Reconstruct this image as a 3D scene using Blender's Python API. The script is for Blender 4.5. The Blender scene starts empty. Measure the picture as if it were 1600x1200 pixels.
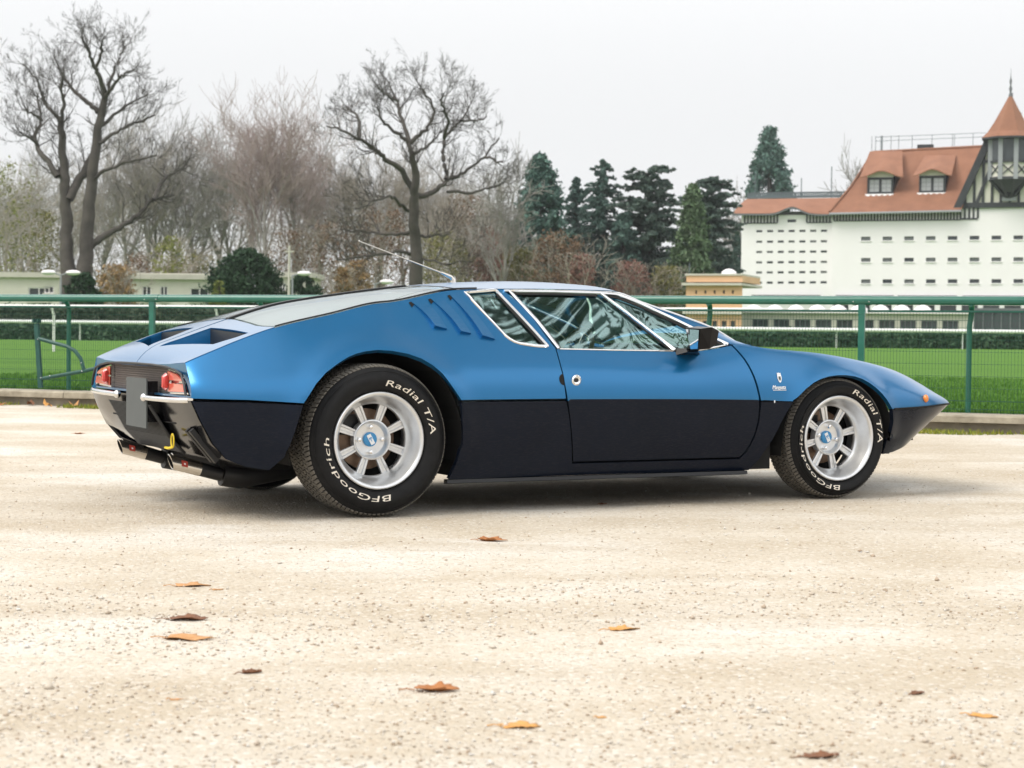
import bpy, bmesh, math, random
import numpy as np
from mathutils import Vector, Matrix, geometry, noise
RNG = np.random.default_rng(7); random.seed(7)
SC = bpy.context.scene; COL = SC.collection
# ------------------------------------------------------------------ camera, sky, sun, exposure
FPX = 2881.8; CAMH = .8086; ROLL = .0104; PITCH = math.atan((600-520.4)/FPX)
cF = np.array([0, math.cos(PITCH), -math.sin(PITCH)]); cU0 = np.array([0, math.sin(PITCH), math.cos(PITCH)]); cR0 = np.array([1., 0, 0])
cR = cR0*math.cos(ROLL)+cU0*math.sin(ROLL); cU = -cR0*math.sin(ROLL)+cU0*math.cos(ROLL)
CAMP = np.array([0, 0, CAMH])
cam_d = bpy.data.cameras.new('camera'); cam = bpy.data.objects.new('camera', cam_d); COL.objects.link(cam)
M = Matrix.Identity(4)
for i in range(3):
    M[i][0] = cR[i]; M[i][1] = cU[i]; M[i][2] = -cF[i]; M[i][3] = CAMP[i]
cam.matrix_world = M
cam_d.sensor_width = 36; cam_d.lens = FPX/1600*36; cam_d.clip_start = .1; cam_d.clip_end = 4000
cam_d.dof.use_dof = True; cam_d.dof.focus_distance = 8.5; cam_d.dof.aperture_fstop = 7.1
SC.camera = cam
SC.view_settings.view_transform = 'Standard'; SC.view_settings.look = 'None'
SC.view_settings.exposure = 0.0; SC.view_settings.gamma = 1.0; SC.view_settings.use_curve_mapping = False
SUN_EL, SUN_AZ = math.radians(52), math.radians(-116)     # sun stands high, behind the camera to its left
world = bpy.data.worlds.new('World'); SC.world = world; world.use_nodes = True
wt = world.node_tree; wn = wt.nodes; bg = wn['Background']
sky = wn.new('ShaderNodeTexSky'); sky.sky_type = 'NISHITA'; sky.sun_disc = False
sky.sun_elevation = SUN_EL; sky.sun_rotation = SUN_AZ; sky.air_density = 1.0; sky.dust_density = 3.0
hs = wn.new('ShaderNodeHueSaturation'); hs.inputs['Saturation'].default_value = .25
wt.links.new(sky.outputs['Color'], hs.inputs['Color'])
mx = wn.new('ShaderNodeMix'); mx.data_type = 'RGBA'; mx.inputs[0].default_value = .93
wt.links.new(hs.outputs['Color'], mx.inputs[6]); mx.inputs[7].default_value = (9.9, 10.0, 10.1, 1)   # even overcast veil
wt.links.new(mx.outputs[2], bg.inputs['Color']); bg.inputs['Strength'].default_value = .10
# an overcast sky brightens evenly from the horizon to the zenith
tc = wn.new('ShaderNodeTexCoord'); sx = wn.new('ShaderNodeSeparateXYZ'); wt.links.new(tc.outputs['Generated'], sx.inputs[0])
mr = wn.new('ShaderNodeMapRange'); mr.interpolation_type = 'SMOOTHSTEP'; mr.inputs['From Min'].default_value = .10; mr.inputs['From Max'].default_value = .45; mr.inputs['To Min'].default_value = .96; mr.inputs['To Max'].default_value = 1.62; wt.links.new(sx.outputs['Z'], mr.inputs['Value'])
vm = wn.new('ShaderNodeVectorMath'); vm.operation = 'SCALE'; wt.links.new(mx.outputs[2], vm.inputs[0]); wt.links.new(mr.outputs['Result'], vm.inputs['Scale']); wt.links.new(vm.outputs[0], bg.inputs['Color'])
sd = bpy.data.lights.new('sun', 'SUN'); sd.energy = 2.3; sd.angle = math.radians(32); sd.color = (1, .94, .86)
sun = bpy.data.objects.new('sun', sd); COL.objects.link(sun)
sdir = Vector((math.sin(SUN_AZ)*math.cos(SUN_EL), math.cos(SUN_AZ)*math.cos(SUN_EL), math.sin(SUN_EL)))
sun.rotation_euler = sdir.to_track_quat('Z', 'Y').to_euler()

# ------------------------------------------------------------------ helpers
def ray(px, py): return cF+cR*(px-800)/FPX+cU*(600-py)/FPX
def at(px, py, D): return CAMP+D*ray(px, py)
def tag(o, label=None, cat=None, group=None, kind=None):
    if label: o['label'] = label
    if cat: o['category'] = cat
    if group: o['group'] = group
    if kind: o['kind'] = kind
    return o
def empty(name, loc=(0, 0, 0), rz=0, label=None, cat=None, group=None):
    o = bpy.data.objects.new(name, None); COL.objects.link(o); o.location = loc; o.rotation_euler = (0, 0, rz)
    o.empty_display_size = .2
    return tag(o, label, cat, group)
def link(name, me, parent=None, loc=None):
    o = bpy.data.objects.new(name, me); COL.objects.link(o)
    if parent is not None: o.parent = parent
    if loc is not None: o.location = loc
    return o
def mesh(name, V, F, mats, parent=None, smooth=False, mi=None, loc=None, sharp=None):
    me = bpy.data.meshes.new(name); me.from_pydata([tuple(map(float, v)) for v in V], [], [tuple(map(int, q)) for q in F])
    for m in (mats if isinstance(mats, (list, tuple)) else [mats]): me.materials.append(m)
    if mi is not None: me.polygons.foreach_set('material_index', np.asarray(mi, np.int32))
    if smooth:
        me.polygons.foreach_set('use_smooth', np.ones(len(me.polygons), bool))
        if sharp is not None: me.set_sharp_from_angle(angle=math.radians(sharp))
    me.update()
    return link(name, me, parent, loc)
def tri_mesh(name, V, T, mats, parent=None, mi=None, smooth=False):
    """fast mesh from numpy arrays; T is n x k (k = 3 or 4)"""
    me = bpy.data.meshes.new(name); n, k = T.shape
    me.vertices.add(len(V)); me.vertices.foreach_set('co', np.asarray(V, np.float32).ravel())
    me.loops.add(n*k); me.loops.foreach_set('vertex_index', T.astype(np.int32).ravel())
    me.polygons.add(n); me.polygons.foreach_set('loop_start', np.arange(0, n*k, k, dtype=np.int32))
    me.polygons.foreach_set('loop_total', np.full(n, k, np.int32))
    for m in (mats if isinstance(mats, (list, tuple)) else [mats]): me.materials.append(m)
    if mi is not None: me.polygons.foreach_set('material_index', np.asarray(mi, np.int32))
    if smooth: me.polygons.foreach_set('use_smooth', np.ones(n, bool))
    me.update(); me.validate()
    return link(name, me, parent)
class MB:
    """collects simple solids into ONE mesh"""
    def __init__(s): s.V = []; s.F = []
    def add(s, V, F):
        b = len(s.V); s.V += [tuple(map(float, v)) for v in V]; s.F += [tuple(i+b for i in q) for q in F]; return s
    def box(s, x0, x1, y0, y1, z0, z1):
        V = [(x, y, z) for x in (x0, x1) for y in (y0, y1) for z in (z0, z1)]
        return s.add(V, [(0, 1, 3, 2), (4, 6, 7, 5), (0, 4, 5, 1), (2, 3, 7, 6), (0, 2, 6, 4), (1, 5, 7, 3)])
    def bar(s, a, b, w, h=None, up=(0, 0, 1)):
        a = Vector(a); b = Vector(b); d = (b-a).normalized(); u = Vector(up)
        if abs(d.dot(u)) > .98: u = Vector((0, 1, 0))
        x = d.cross(u).normalized()*w/2; y = x.cross(d).normalized()*(h or w)/2
        V = [p+q for p in (a, b) for q in (-x-y, x-y, x+y, -x+y)]
        return s.add(V, [(3, 2, 1, 0), (4, 5, 6, 7), (0, 1, 5, 4), (1, 2, 6, 5), (2, 3, 7, 6), (3, 0, 4, 7)])
    def tube(s, pts, r, n=10, cap=True, closed=False):
        pts = [Vector(p) for p in pts]; m = len(pts); rr = r if isinstance(r, (list, tuple)) else [r]*m
        up = None; V = []
        for i, p in enumerate(pts):
            if closed: d = pts[(i+1) % m]-pts[i-1]
            else: d = pts[min(i+1, m-1)]-pts[max(i-1, 0)]
            d.normalize()
            if up is None:
                up = Vector((0, 0, 1)) if abs(d.z) < .9 else Vector((0, 1, 0))
            up = (up-d*up.dot(d)).normalized(); sd_ = d.cross(up)
            V += [p+(up*math.cos(2*math.pi*k/n)+sd_*math.sin(2*math.pi*k/n))*rr[i] for k in range(n)]
        F = []
        for i in range(m if closed else m-1):
            j = (i+1) % m
            F += [(i*n+k, i*n+(k+1) % n, j*n+(k+1) % n, j*n+k) for k in range(n)]
        if cap and not closed: F += [tuple(range(n))[::-1], tuple((m-1)*n+k for k in range(n))]
        return s.add(V, F)
    def lathe(s, prof, n=24, axis='z', o=(0, 0, 0), closed=False):
        """profile of (radius, height) turned about an axis through o"""
        m = len(prof); V = []
        for r, h in prof:
            for k in range(n):
                c, q = r*math.cos(2*math.pi*k/n), r*math.sin(2*math.pi*k/n)
                V.append({'z': (o[0]+c, o[1]+q, o[2]+h), 'y': (o[0]+c, o[1]+h, o[2]+q), 'x': (o[0]+h, o[1]+c, o[2]+q)}[axis])
        F = []
        for i in range(m if closed else m-1):
            j = (i+1) % m
            F += [(i*n+k, i*n+(k+1) % n, j*n+(k+1) % n, j*n+k) for k in range(n)]
        return s.add(V, F)
    def prism(s, poly, y0, y1):
        """polygon in x, z pushed from y0 to y1"""
        n = len(poly); V = [(x, y0, z) for x, z in poly]+[(x, y1, z) for x, z in poly]
        return s.add(V, [tuple(range(n)), tuple(range(n, 2*n))[::-1]]+[(i, i+n, (i+1) % n+n, (i+1) % n) for i in range(n)])
    def ball(s, c, r, n=10, sc=(1, 1, 1)):
        V = []; F = []; m = n//2
        for i in range(m+1):
            t = math.pi*i/m
            for k in range(n):
                a = 2*math.pi*k/n
                V.append((c[0]+r*sc[0]*math.sin(t)*math.cos(a), c[1]+r*sc[1]*math.sin(t)*math.sin(a), c[2]+r*sc[2]*math.cos(t)))
        for i in range(m):
            F += [(i*n+k, (i+1)*n+k, (i+1)*n+(k+1) % n, i*n+(k+1) % n) for k in range(n)]
        return s.add(V, F)
    def build(s, name, mats, parent=None, smooth=False, sharp=35, loc=None):
        o = mesh(name, s.V, s.F, mats, parent, smooth, None, loc, sharp)
        bm = bmesh.new(); bm.from_mesh(o.data); bmesh.ops.recalc_face_normals(bm, faces=bm.faces); bm.to_mesh(o.data); bm.free()
        return o
def copy_tree(o, parent=None):
    c = o.copy(); COL.objects.link(c)
    if parent is not None: c.parent = parent
    for ch in list(o.children): copy_tree(ch, c)
    return c

# ------------------------------------------------------------------ materials
class NT:
    def __init__(s, name):
        s.m = bpy.data.materials.new(name); s.m.use_nodes = True; s.t = s.m.node_tree; s.n = s.t.nodes; s.b = s.n['Principled BSDF']; s.out = s.n['Material Output']
    def new(s, ty, **kw):
        q = s.n.new(ty)
        for k, v in kw.items(): setattr(q, k, v)
        return q
    def l(s, a, b): s.t.links.new(a, b)
    def set(s, **kw):
        for k, v in kw.items():
            s.b.inputs[k.replace('_', ' ')].default_value = (*v, 1) if isinstance(v, tuple) and len(v) == 3 else v
        return s
    def coord(s, kind='Object', scale=None):
        c = s.new('ShaderNodeTexCoord'); o = c.outputs[kind]
        if scale:
            mp = s.new('ShaderNodeMapping'); mp.inputs['Scale'].default_value = scale; s.l(o, mp.inputs['Vector']); o = mp.outputs['Vector']
        return o
    def noise(s, vec, scale, detail=4, rough=.55):
        q = s.new('ShaderNodeTexNoise'); q.inputs['Scale'].default_value = scale; q.inputs['Detail'].default_value = detail; q.inputs['Roughness'].default_value = rough
        s.l(vec, q.inputs['Vector']); return q.outputs['Fac']
    def ramp(s, fac, stops):
        q = s.new('ShaderNodeValToRGB'); e = q.color_ramp.elements
        while len(e) < len(stops): e.new(.5)
        for i, (p, c) in enumerate(stops): e[i].position = p; e[i].color = (*c, 1) if len(c) == 3 else c
        s.l(fac, q.inputs['Fac']); return q.outputs['Color']
    def mix(s, fac, a, b, mode='MIX'):
        q = s.new('ShaderNodeMix', data_type='RGBA', blend_type=mode)
        for i, v in ((0, fac), (6, a), (7, b)):
            if hasattr(v, 'links'): s.l(v, q.inputs[i])
            else: q.inputs[i].default_value = (*v, 1) if isinstance(v, tuple) else v
        return q.outputs[2]
    def math(s, op, a, b=0.):
        q = s.new('ShaderNodeMath', operation=op)
        for i, v in ((0, a), (1, b)):
            if hasattr(v, 'links'): s.l(v, q.inputs[i])
            else: q.inputs[i].default_value = v
        return q.outputs[0]
    def bump(s, h, strength=.3, dist=.01):
        q = s.new('ShaderNodeBump'); q.inputs['Strength'].default_value = strength; q.inputs['Distance'].default_value = dist
        s.l(h, q.inputs['Height']); s.l(q.outputs['Normal'], s.b.inputs['Normal']); return s
    def base(s, c): s.l(c, s.b.inputs['Base Color']); return s
def mottled(name, a, b, scale=8., rough=.7, bump=0., dist=.01, **kw):
    """two close tones of one material mixed by noise"""
    t = NT(name); f = t.noise(t.coord('Object'), scale, 5); t.base(t.ramp(f, [(.3, a), (.7, b)])); t.set(Roughness=rough, **kw)
    if bump: t.bump(t.noise(t.coord('Object'), scale*3, 4), bump, dist)
    return t.m
def plain(name, c, rough=.5, **kw):
    t = NT(name); f = t.noise(t.coord('Object'), 14., 3)
    t.base(t.mix(f, tuple(x*.9 for x in c), tuple(min(1, x*1.08) for x in c))); t.set(Roughness=rough, **kw); return t.m
def leafy(name, tones, rough=.75, scale=.35):
    """tone differs leaf by leaf and clump by clump"""
    t = NT(name); g = t.new('ShaderNodeNewGeometry'); f = t.noise(t.coord('Object'), scale, 2)
    k = t.math('ADD', t.math('MULTIPLY', g.outputs['Random Per Island'], .55), t.math('MULTIPLY', f, .5))
    n = len(tones); t.base(t.ramp(k, [(.15+.7*i/(n-1), c) for i, c in enumerate(tones)])); t.set(Roughness=rough)
    t.b.inputs['Specular IOR Level'].default_value = .25
    return t.m

def ground_mat():
    t = NT('pale_gravel'); o = t.coord('Object')
    big = t.noise(o, .55, 5, .6); mid = t.noise(o, 3.2, 5, .6); fine = t.noise(o, 46., 4, .7); grit = t.noise(o, 190., 3, .7)
    str_ = t.noise(t.coord('Object', (.35, 1.6, 1)), 1.1, 4, .6)
    c = t.ramp(big, [(.36, (.43, .35, .245)), (.48, (.545, .475, .375)), (.60, (.65, .615, .555))])
    c = t.mix(t.ramp(str_, [(.46, (0, 0, 0)), (.64, (.85, .85, .85))]), c, (.43, .35, .245))
    c = t.mix(t.math('MULTIPLY', mid, .45), c, (.655, .625, .57))
    v = t.new('ShaderNodeTexVoronoi'); v.inputs['Scale'].default_value = 85.; t.l(o, v.inputs['Vector'])
    vc = t.new('ShaderNodeSeparateColor'); t.l(v.outputs['Color'], vc.inputs[0])
    c = t.mix(t.math('MULTIPLY', t.math('GREATER_THAN', vc.outputs[0], .70), .6), c, t.ramp(vc.outputs[1], [(0, (.30, .25, .20)), (.3, (.48, .38, .27)), (.6, (.60, .54, .46)), (1, (.72, .69, .64))]))
    c = t.mix(t.math('MULTIPLY', t.ramp(grit, [(.28, (1, 1, 1)), (.42, (0, 0, 0))]), .22), c, (.30, .25, .20))
    c = t.mix(t.math('MULTIPLY', t.ramp(fine, [(.30, (1, 1, 1)), (.45, (0, 0, 0))]), .30), c, (.42, .36, .29))
    t.base(c); t.set(Roughness=.95); t.b.inputs['Specular IOR Level'].default_value = .15
    h = t.math('ADD', t.math('MULTIPLY', fine, .5), t.math('ADD', t.math('MULTIPLY', grit, .2), t.math('MULTIPLY', v.outputs['Distance'], -.5)))
    t.bump(h, .7, .012); return t.m
def grass_mat():
    t = NT('meadow_grass'); o = t.coord('Object'); a = t.noise(t.coord('Object', (.15, 1, 1)), .5, 4); b = t.noise(o, 9., 5, .7); c3 = t.noise(o, 60., 3, .7)
    c = t.ramp(a, [(.35, (.072, .180, .022)), (.65, (.120, .250, .034))]); c = t.mix(t.math('MULTIPLY', b, .6), c, (.12, .225, .04)); c = t.mix(t.math('MULTIPLY', c3, .4), c, (.035, .085, .014))
    t.base(c); t.set(Roughness=.9); t.b.inputs['Specular IOR Level'].default_value = .1; t.bump(c3, .8, .03); return t.m
def paint_blue():
    t = NT('metallic_blue_paint'); o = t.coord('Object'); fl = t.noise(o, 900., 2, .8)
    t.base(t.mix(fl, (.004, .120, .285), (.008, .170, .40)))
    t.set(Metallic=.78, Roughness=.36, Coat_Weight=.9, Coat_Roughness=.16, Coat_IOR=1.45)
    return t.m
def paint_dark():
    t = NT('dark_lower_paint'); o = t.coord('Object'); f = t.noise(o, 5., 6, .65); g = t.noise(t.coord('Object', (1, 1, 6)), 40., 4, .7)
    c = t.mix(f, (.003, .006, .0125), (.006, .009, .019)); c = t.mix(t.math('MULTIPLY', t.ramp(g, [(.48, (0, 0, 0)), (.75, (1, 1, 1))]), .05), c, (.20, .17, .14))
    t.base(c); t.l(t.ramp(f, [(.3, (.16, .16, .16)), (.7, (.26, .26, .26))]), t.b.inputs['Roughness']); t.b.inputs['Specular IOR Level'].default_value = .15; return t.m
def glass(name, tint, mixf=.35, gl=(.9, .95, .95)):
    """thin pane: tinted see-through plus a Fresnel reflection"""
    t = NT(name); t.n.remove(t.b)
    tr = t.new('ShaderNodeBsdfTransparent'); tr.inputs[0].default_value = (*tint, 1)
    g = t.new('ShaderNodeBsdfGlossy'); g.inputs['Color'].default_value = (*gl, 1); g.inputs['Roughness'].default_value = .02
    fr = t.new('ShaderNodeFresnel'); fr.inputs[0].default_value = 1.5+mixf
    ms = t.new('ShaderNodeMixShader'); t.l(fr.outputs[0], ms.inputs[0]); t.l(tr.outputs[0], ms.inputs[1]); t.l(g.outputs[0], ms.inputs[2]); t.l(ms.outputs[0], t.out.inputs[0])
    return t.m
def bark(name, a, b): return mottled(name, a, b, 1.2, .9)
MT = dict(
    blue=paint_blue(), dark=paint_dark(), black=plain('black_plastic', (.012, .012, .013), .45), gloss=plain('gloss_black_paint', (.006, .006, .007), .13), satin=plain('satin_black', (.005, .005, .006), .3, Specular_IOR_Level=.2),
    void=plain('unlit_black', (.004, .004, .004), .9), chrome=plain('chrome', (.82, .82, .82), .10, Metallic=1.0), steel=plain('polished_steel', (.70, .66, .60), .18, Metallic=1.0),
    alloy=mottled('silver_alloy', (.66, .67, .68), (.76, .77, .78), 20, .28, Metallic=.75), rubber=mottled('tyre_rubber', (.007, .007, .0075), (.012, .012, .0125), 30, .66, Specular_IOR_Level=.22),
    tread=mottled('worn_tread_rubber', (.10, .092, .08), (.17, .155, .13), 40, .75), white=plain('white_lettering', (.78, .72, .62), .6), cap=plain('blue_cap', (.02, .24, .52), .3, Coat_Weight=.5),
    capwhite=plain('white_enamel', (.8, .82, .84), .35), redlens=plain('red_lens', (.55, .03, .025), .12, Coat_Weight=1.0), pinklens=plain('pale_red_lens', (.62, .13, .085), .10, Coat_Weight=1.0),
    amber=plain('amber_lens', (.75, .22, .02), .15, Coat_Weight=1.0), plate=plain('blank_grey_plate', (.075, .085, .085), .55), yellow=plain('yellow_strap', (.75, .56, .03), .6),
    redbadge=plain('red_badge', (.38, .045, .03), .4), disc=mottled('brake_disc', (.20, .13, .09), (.30, .21, .15), 30, .5, Metallic=.7), leather=mottled('grey_upholstery', (.24, .26, .265), (.34, .36, .36), 20, .6, .2),
    glass=glass('tinted_side_glass', (.74, .95, .92), 1.8, (.72, 1., .97)), backglass=glass('rear_deck_glass', (.62, .66, .65), .5), mirror=plain('mirror_glass', (.8, .82, .84), .03, Metallic=1.0),
    green=mottled('green_painted_metal', (.005, .105, .070), (.010, .135, .090), 6, .34, Coat_Weight=.4), greendk=mottled('dark_green_metal', (.006, .055, .045), (.010, .075, .06), 9, .45), wire=plain('green_wire', (.012, .075, .05), .5),
    whitep=plain('white_plastic_rail', (.80, .80, .79), .4), kerb=mottled('weathered_concrete', (.27, .235, .175), (.44, .39, .30), 7, .9, .5, .02), kerbdk=mottled('stained_concrete', (.15, .135, .105), (.27, .235, .18), 5, .92, .5, .02),
    gravel=ground_mat(), grass=grass_mat(), bronze=plain('dull_bronze_mesh', (.22, .19, .17), .55, Metallic=.6),
)
# ------------------------------------------------------------------ body surface of the car
def pchip(pts):
    X=np.array([p[0] for p in pts],float);Y=np.array([p[1] for p in pts],float)
    h=np.diff(X);d=np.diff(Y)/h;m=np.zeros(len(X))
    for i in range(1,len(X)-1):
        if d[i-1]*d[i]>0:
            w1=2*h[i]+h[i-1];w2=h[i]+2*h[i-1];m[i]=(w1+w2)/(w1/d[i-1]+w2/d[i])
    m[0]=d[0];m[-1]=d[-1]
    def fn(x):
        x=np.clip(np.asarray(x,float),X[0],X[-1]);i=np.clip(np.searchsorted(X,x,side='right')-1,0,len(h)-1)
        t=(x-X[i])/h[i];a=Y[i];b=Y[i+1];ma=m[i]*h[i];mb=m[i+1]*h[i]
        return a*(1+2*t)*(1-t)**2+ma*t*(1-t)**2+b*t*t*(3-2*t)+mb*t*t*(t-1)
    return fn
W0=pchip([(-0.9,0.7),(-0.7,0.8),(-0.4,0.86),(0,0.86),(0.4,0.84),(1,0.815),(1.9,0.81),(2.2,0.81),(2.8,0.76),(3,0.68),(3.2,0.55),(3.35,0.41),(3.45,0.28),(3.51,0.14),(3.54,0)])
Z0=pchip([(-0.9,0.2),(-0.4,0.18),(0.3,0.15),(2,0.148),(2.75,0.19),(3,0.21),(3.2,0.265),(3.35,0.33),(3.45,0.39),(3.54,0.44)])
W2=pchip([(-0.86,0.76),(-0.83,0.798),(-0.78,0.832),(-0.7,0.858),(-0.6,0.882),(-0.4,0.908),(0,0.92),(0.4,0.91),(0.9,0.895),(1.5,0.89),(2,0.885),(2.5,0.885),(2.8,0.86),(3,0.83),(3.15,0.787),(3.3,0.712),(3.4,0.62),(3.47,0.5),(3.52,0.32),(3.54,0)])
Z2=pchip([(-0.86,0.522),(-0.362,0.502),(0.377,0.51),(0.913,0.509),(1.981,0.498),(2.182,0.487),(2.794,0.445),(3.1,0.452),(3.3,0.46),(3.54,0.45)])
W4=pchip([(-0.86,0.72),(-0.83,0.762),(-0.78,0.785),(-0.7,0.8),(-0.4,0.825),(0,0.83),(0.4,0.815),(0.9,0.8),(1.5,0.79),(1.9,0.785),(2.1,0.78),(2.5,0.765),(2.8,0.73),(3,0.69),(3.15,0.635),(3.3,0.55),(3.4,0.465),(3.47,0.36),(3.52,0.22),(3.54,0)])
Z4=pchip([(-0.86,0.6),(-0.8,0.615),(-0.6,0.65),(-0.3,0.69),(0,0.715),(0.5,0.735),(0.9,0.735),(1.6,0.728),(1.85,0.75),(2,0.757),(2.17,0.744),(2.405,0.725),(2.604,0.701),(2.808,0.668),(2.975,0.632),(3.1,0.597),(3.2,0.566),(3.3,0.532),(3.4,0.497),(3.48,0.47),(3.54,0.452)])
W5=pchip([(-0.86,0.69),(-0.83,0.712),(-0.7,0.722),(-0.6,0.715),(-0.42,0.7),(-0.15,0.665),(0.13,0.635),(0.5,0.605),(0.75,0.59),(1,0.585),(1.23,0.585),(1.345,0.59),(1.48,0.605),(1.666,0.635),(1.853,0.67),(1.98,0.7),(2.1,0.68),(2.5,0.64),(2.8,0.58),(3,0.52),(3.2,0.46),(3.35,0.37),(3.45,0.26),(3.52,0.13),(3.54,0)])
Z5=pchip([(-0.86,0.655),(-0.83,0.668),(-0.8,0.682),(-0.7,0.724),(-0.593,0.766),(-0.42,0.824),(-0.153,0.884),(0.09,0.938),(0.134,0.942),(0.501,1.007),(0.746,1.015),(1,1.019),(1.231,1.019),(1.344,1.017),(1.482,0.971),(1.666,0.912),(1.853,0.845),(2,0.765),(2.1,0.75),(2.4,0.729),(2.6,0.705),(2.8,0.673),(3,0.633),(3.2,0.574),(3.35,0.52),(3.45,0.483),(3.54,0.453)])
ZC=pchip([(-.86,.62),(-.835,.65),(-.8,.695),(-.74,.737),(-.66,.767),(-.477,.834),(-.158,.934),(.127,.982),(.513,1.033),(.773,1.057),(1.094,1.067),(1.351,1.058),(1.6,1.0),(1.9,.895),(2.06,.80)])
ZH=pchip([(1.9,0.77),(2.1,0.755),(2.4,0.732),(2.6,0.708),(2.8,0.677),(3,0.638),(3.2,0.58),(3.35,0.524),(3.45,0.485),(3.54,0.454)])
RW=[(0.,.335,.405),(2.5,.3015,.325)]
def ctrl(x):
    w0,z0,w2,z2,w4,z4,w5,z5=W0(x),Z0(x),W2(x),Z2(x),W4(x),Z4(x),W5(x),Z5(x)
    w1=.4*w0+.6*w2+.008;z1=.5*(z0+z2)
    w3=w2-.22*(w2-w4);z3=.5*(z2+z4)
    return [(w0,z0),(w1,z1),(w2,z2),(w3,z3),(w4,z4),(w5,z5)]
def PW(x,u):
    """right-hand flank: half width and height"""
    x=np.asarray(x,float);u=np.asarray(u,float)
    c=ctrl(x);w=np.zeros(np.broadcast(x,u).shape);z=w.copy()
    def seg(p0,p1,p2,p3,t,first,last):
        m1=(p2-p0)*.5 if not first else (p2-p1)*1.0-((p3-p1)*.5-(p2-p1))*1.0*.5
        m2=(p3-p1)*.5 if not last else (p2-p1)*1.0-((p2-p0)*.5-(p2-p1))*1.0*.5
        return p1*(1+2*t)*(1-t)**2+m1*t*(1-t)**2+p2*t*t*(3-2*t)+m2*t*t*(t-1)
    runs=[(0,2),(2,5)]
    for a,b in runs:
        for i in range(a,b):
            m=(u>=i)&(u<=i+1) if i==4 else (u>=i)&(u<i+1)
            t=u-i
            g=lambda k,j:c[min(max(k,a),b)][j]
            for j,arr in ((0,w),(1,z)):
                v=seg(g(i-1,j),g(i,j),g(i+1,j),g(i+2,j),t,i==a,i==b-1)
                np.copyto(arr,np.broadcast_to(v,arr.shape),where=np.broadcast_to(m,arr.shape))
    for wx,wz,R in RW:
        r=np.hypot(x-wx,z-wz)
        w=w+np.where(z>.3,.016*np.exp(-((r-R)/.055)**2),0)*np.clip(w/.5,0,1)
    return w,z
def P(x,u):
    w,z=PW(x,u);return np.stack(np.broadcast_arrays(np.asarray(x,float),-w,z),-1)
def Q(x,v,hood=False):
    x=np.asarray(x,float);v=np.asarray(v,float)
    zc=(ZH if hood else ZC)(x);z5=Z5(x);w=W5(x)*(1-v)
    z=z5+(zc-z5)*(1-(1-v)**2.2)
    return np.stack(np.broadcast_arrays(x,-w,z),-1)
def uofz(x,z,lo=0.,hi=5.):
    x=np.asarray(x,float);z=np.asarray(z,float);a=np.full(x.shape,lo);b=np.full(x.shape,hi)
    for _ in range(40):
        m=.5*(a+b);zz=PW(x,m)[1];a=np.where(zz<z,m,a);b=np.where(zz<z,b,m)
    return .5*(a+b)
# ------------------------------------------------------------------ ground
def sheet(name, pts, m, z=None):
    o = mesh(name, pts, [tuple(range(len(pts)))], m); return tag(o, kind='structure')
FA = np.array([-5.4, 19.55]); FB = np.array([4.25, 15.6]); FD = (FB-FA)/np.linalg.norm(FB-FA); FN = np.array([-FD[1], FD[0]])
FROT = math.atan2(FD[1], FD[0]); FM = (FA+FB)/2
def fw(s, n, z): p = FM+FD*s+FN*n; return (p[0], p[1], z)           # fence frame: s along the rail, n away from the camera
def fpx(px, py, n):                                                  # pixel -> (s, z) on the upright plane n behind the kerb face
    r = ray(px, py); q = FM+FN*n; t = ((q-CAMP[:2])@FN)/(r[:2]@FN); p = CAMP+t*r
    return float((p[:2]-FM)@FD), float(p[2])
def yard_z(a, b): return noise.noise(Vector((a*.9, b*.9, 0)))*.005+noise.noise(Vector((a*3.1, b*3.1, 5)))*.004-.003
# gravel yard: fine grid so that it can undulate a little
def yard():
    sheet('ground', [fw(-300, 0.12, -.03), fw(300, 0.12, -.03), (300, -300, -.03), (-300, -300, -.03)], MT['gravel'])
    xs = np.linspace(-14, 14, 225); ns = np.linspace(-19.5, .1, 200)
    X, N = np.meshgrid(xs, ns, indexing='ij'); px = FM[0]+FD[0]*X+FN[0]*N; py = FM[1]+FD[1]*X+FN[1]*N
    Z = np.array([yard_z(a, b) for a, b in zip(px.ravel(), py.ravel())])
    V = np.stack([px.ravel(), py.ravel(), Z], -1); n, m = X.shape
    i = np.arange(n*m).reshape(n, m); T = np.stack([i[:-1, :-1], i[1:, :-1], i[1:, 1:], i[:-1, 1:]], -1).reshape(-1, 4)
    tag(tri_mesh('gravel_yard', V, T, MT['gravel'], smooth=True), kind='structure')
yard()
GZ = .15
sheet('grass_field', [fw(-400, .2, GZ), fw(400, .2, GZ), fw(400, 110, .24), fw(-400, 110, .24)], MT['grass'])
sheet('far_ground', [fw(-550, 110, .236), fw(550, 110, .236), fw(550, 520, .4), fw(-550, 520, .4)], MT['grass'])

def scatter_tris(P, size, tall=None, seed=1, squash=1.):
    """one small randomly turned triangle at each point"""
    r = np.random.default_rng(seed); n = len(P); a = r.normal(size=(n, 3)); a /= np.linalg.norm(a, axis=1)[:, None]
    b = r.normal(size=(n, 3)); b -= (b*a).sum(1)[:, None]*a; b /= np.linalg.norm(b, axis=1)[:, None]
    s = (size*r.uniform(.6, 1.4, n))[:, None] if np.isscalar(size) else (size*r.uniform(.7, 1.3, n))[:, None]
    V = np.stack([P-a*s*.5-b*s*.35, P+a*s*.6, P-a*s*.4+b*s*.4*squash], 1).reshape(-1, 3)
    return V, np.arange(3*n).reshape(n, 3)

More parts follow.
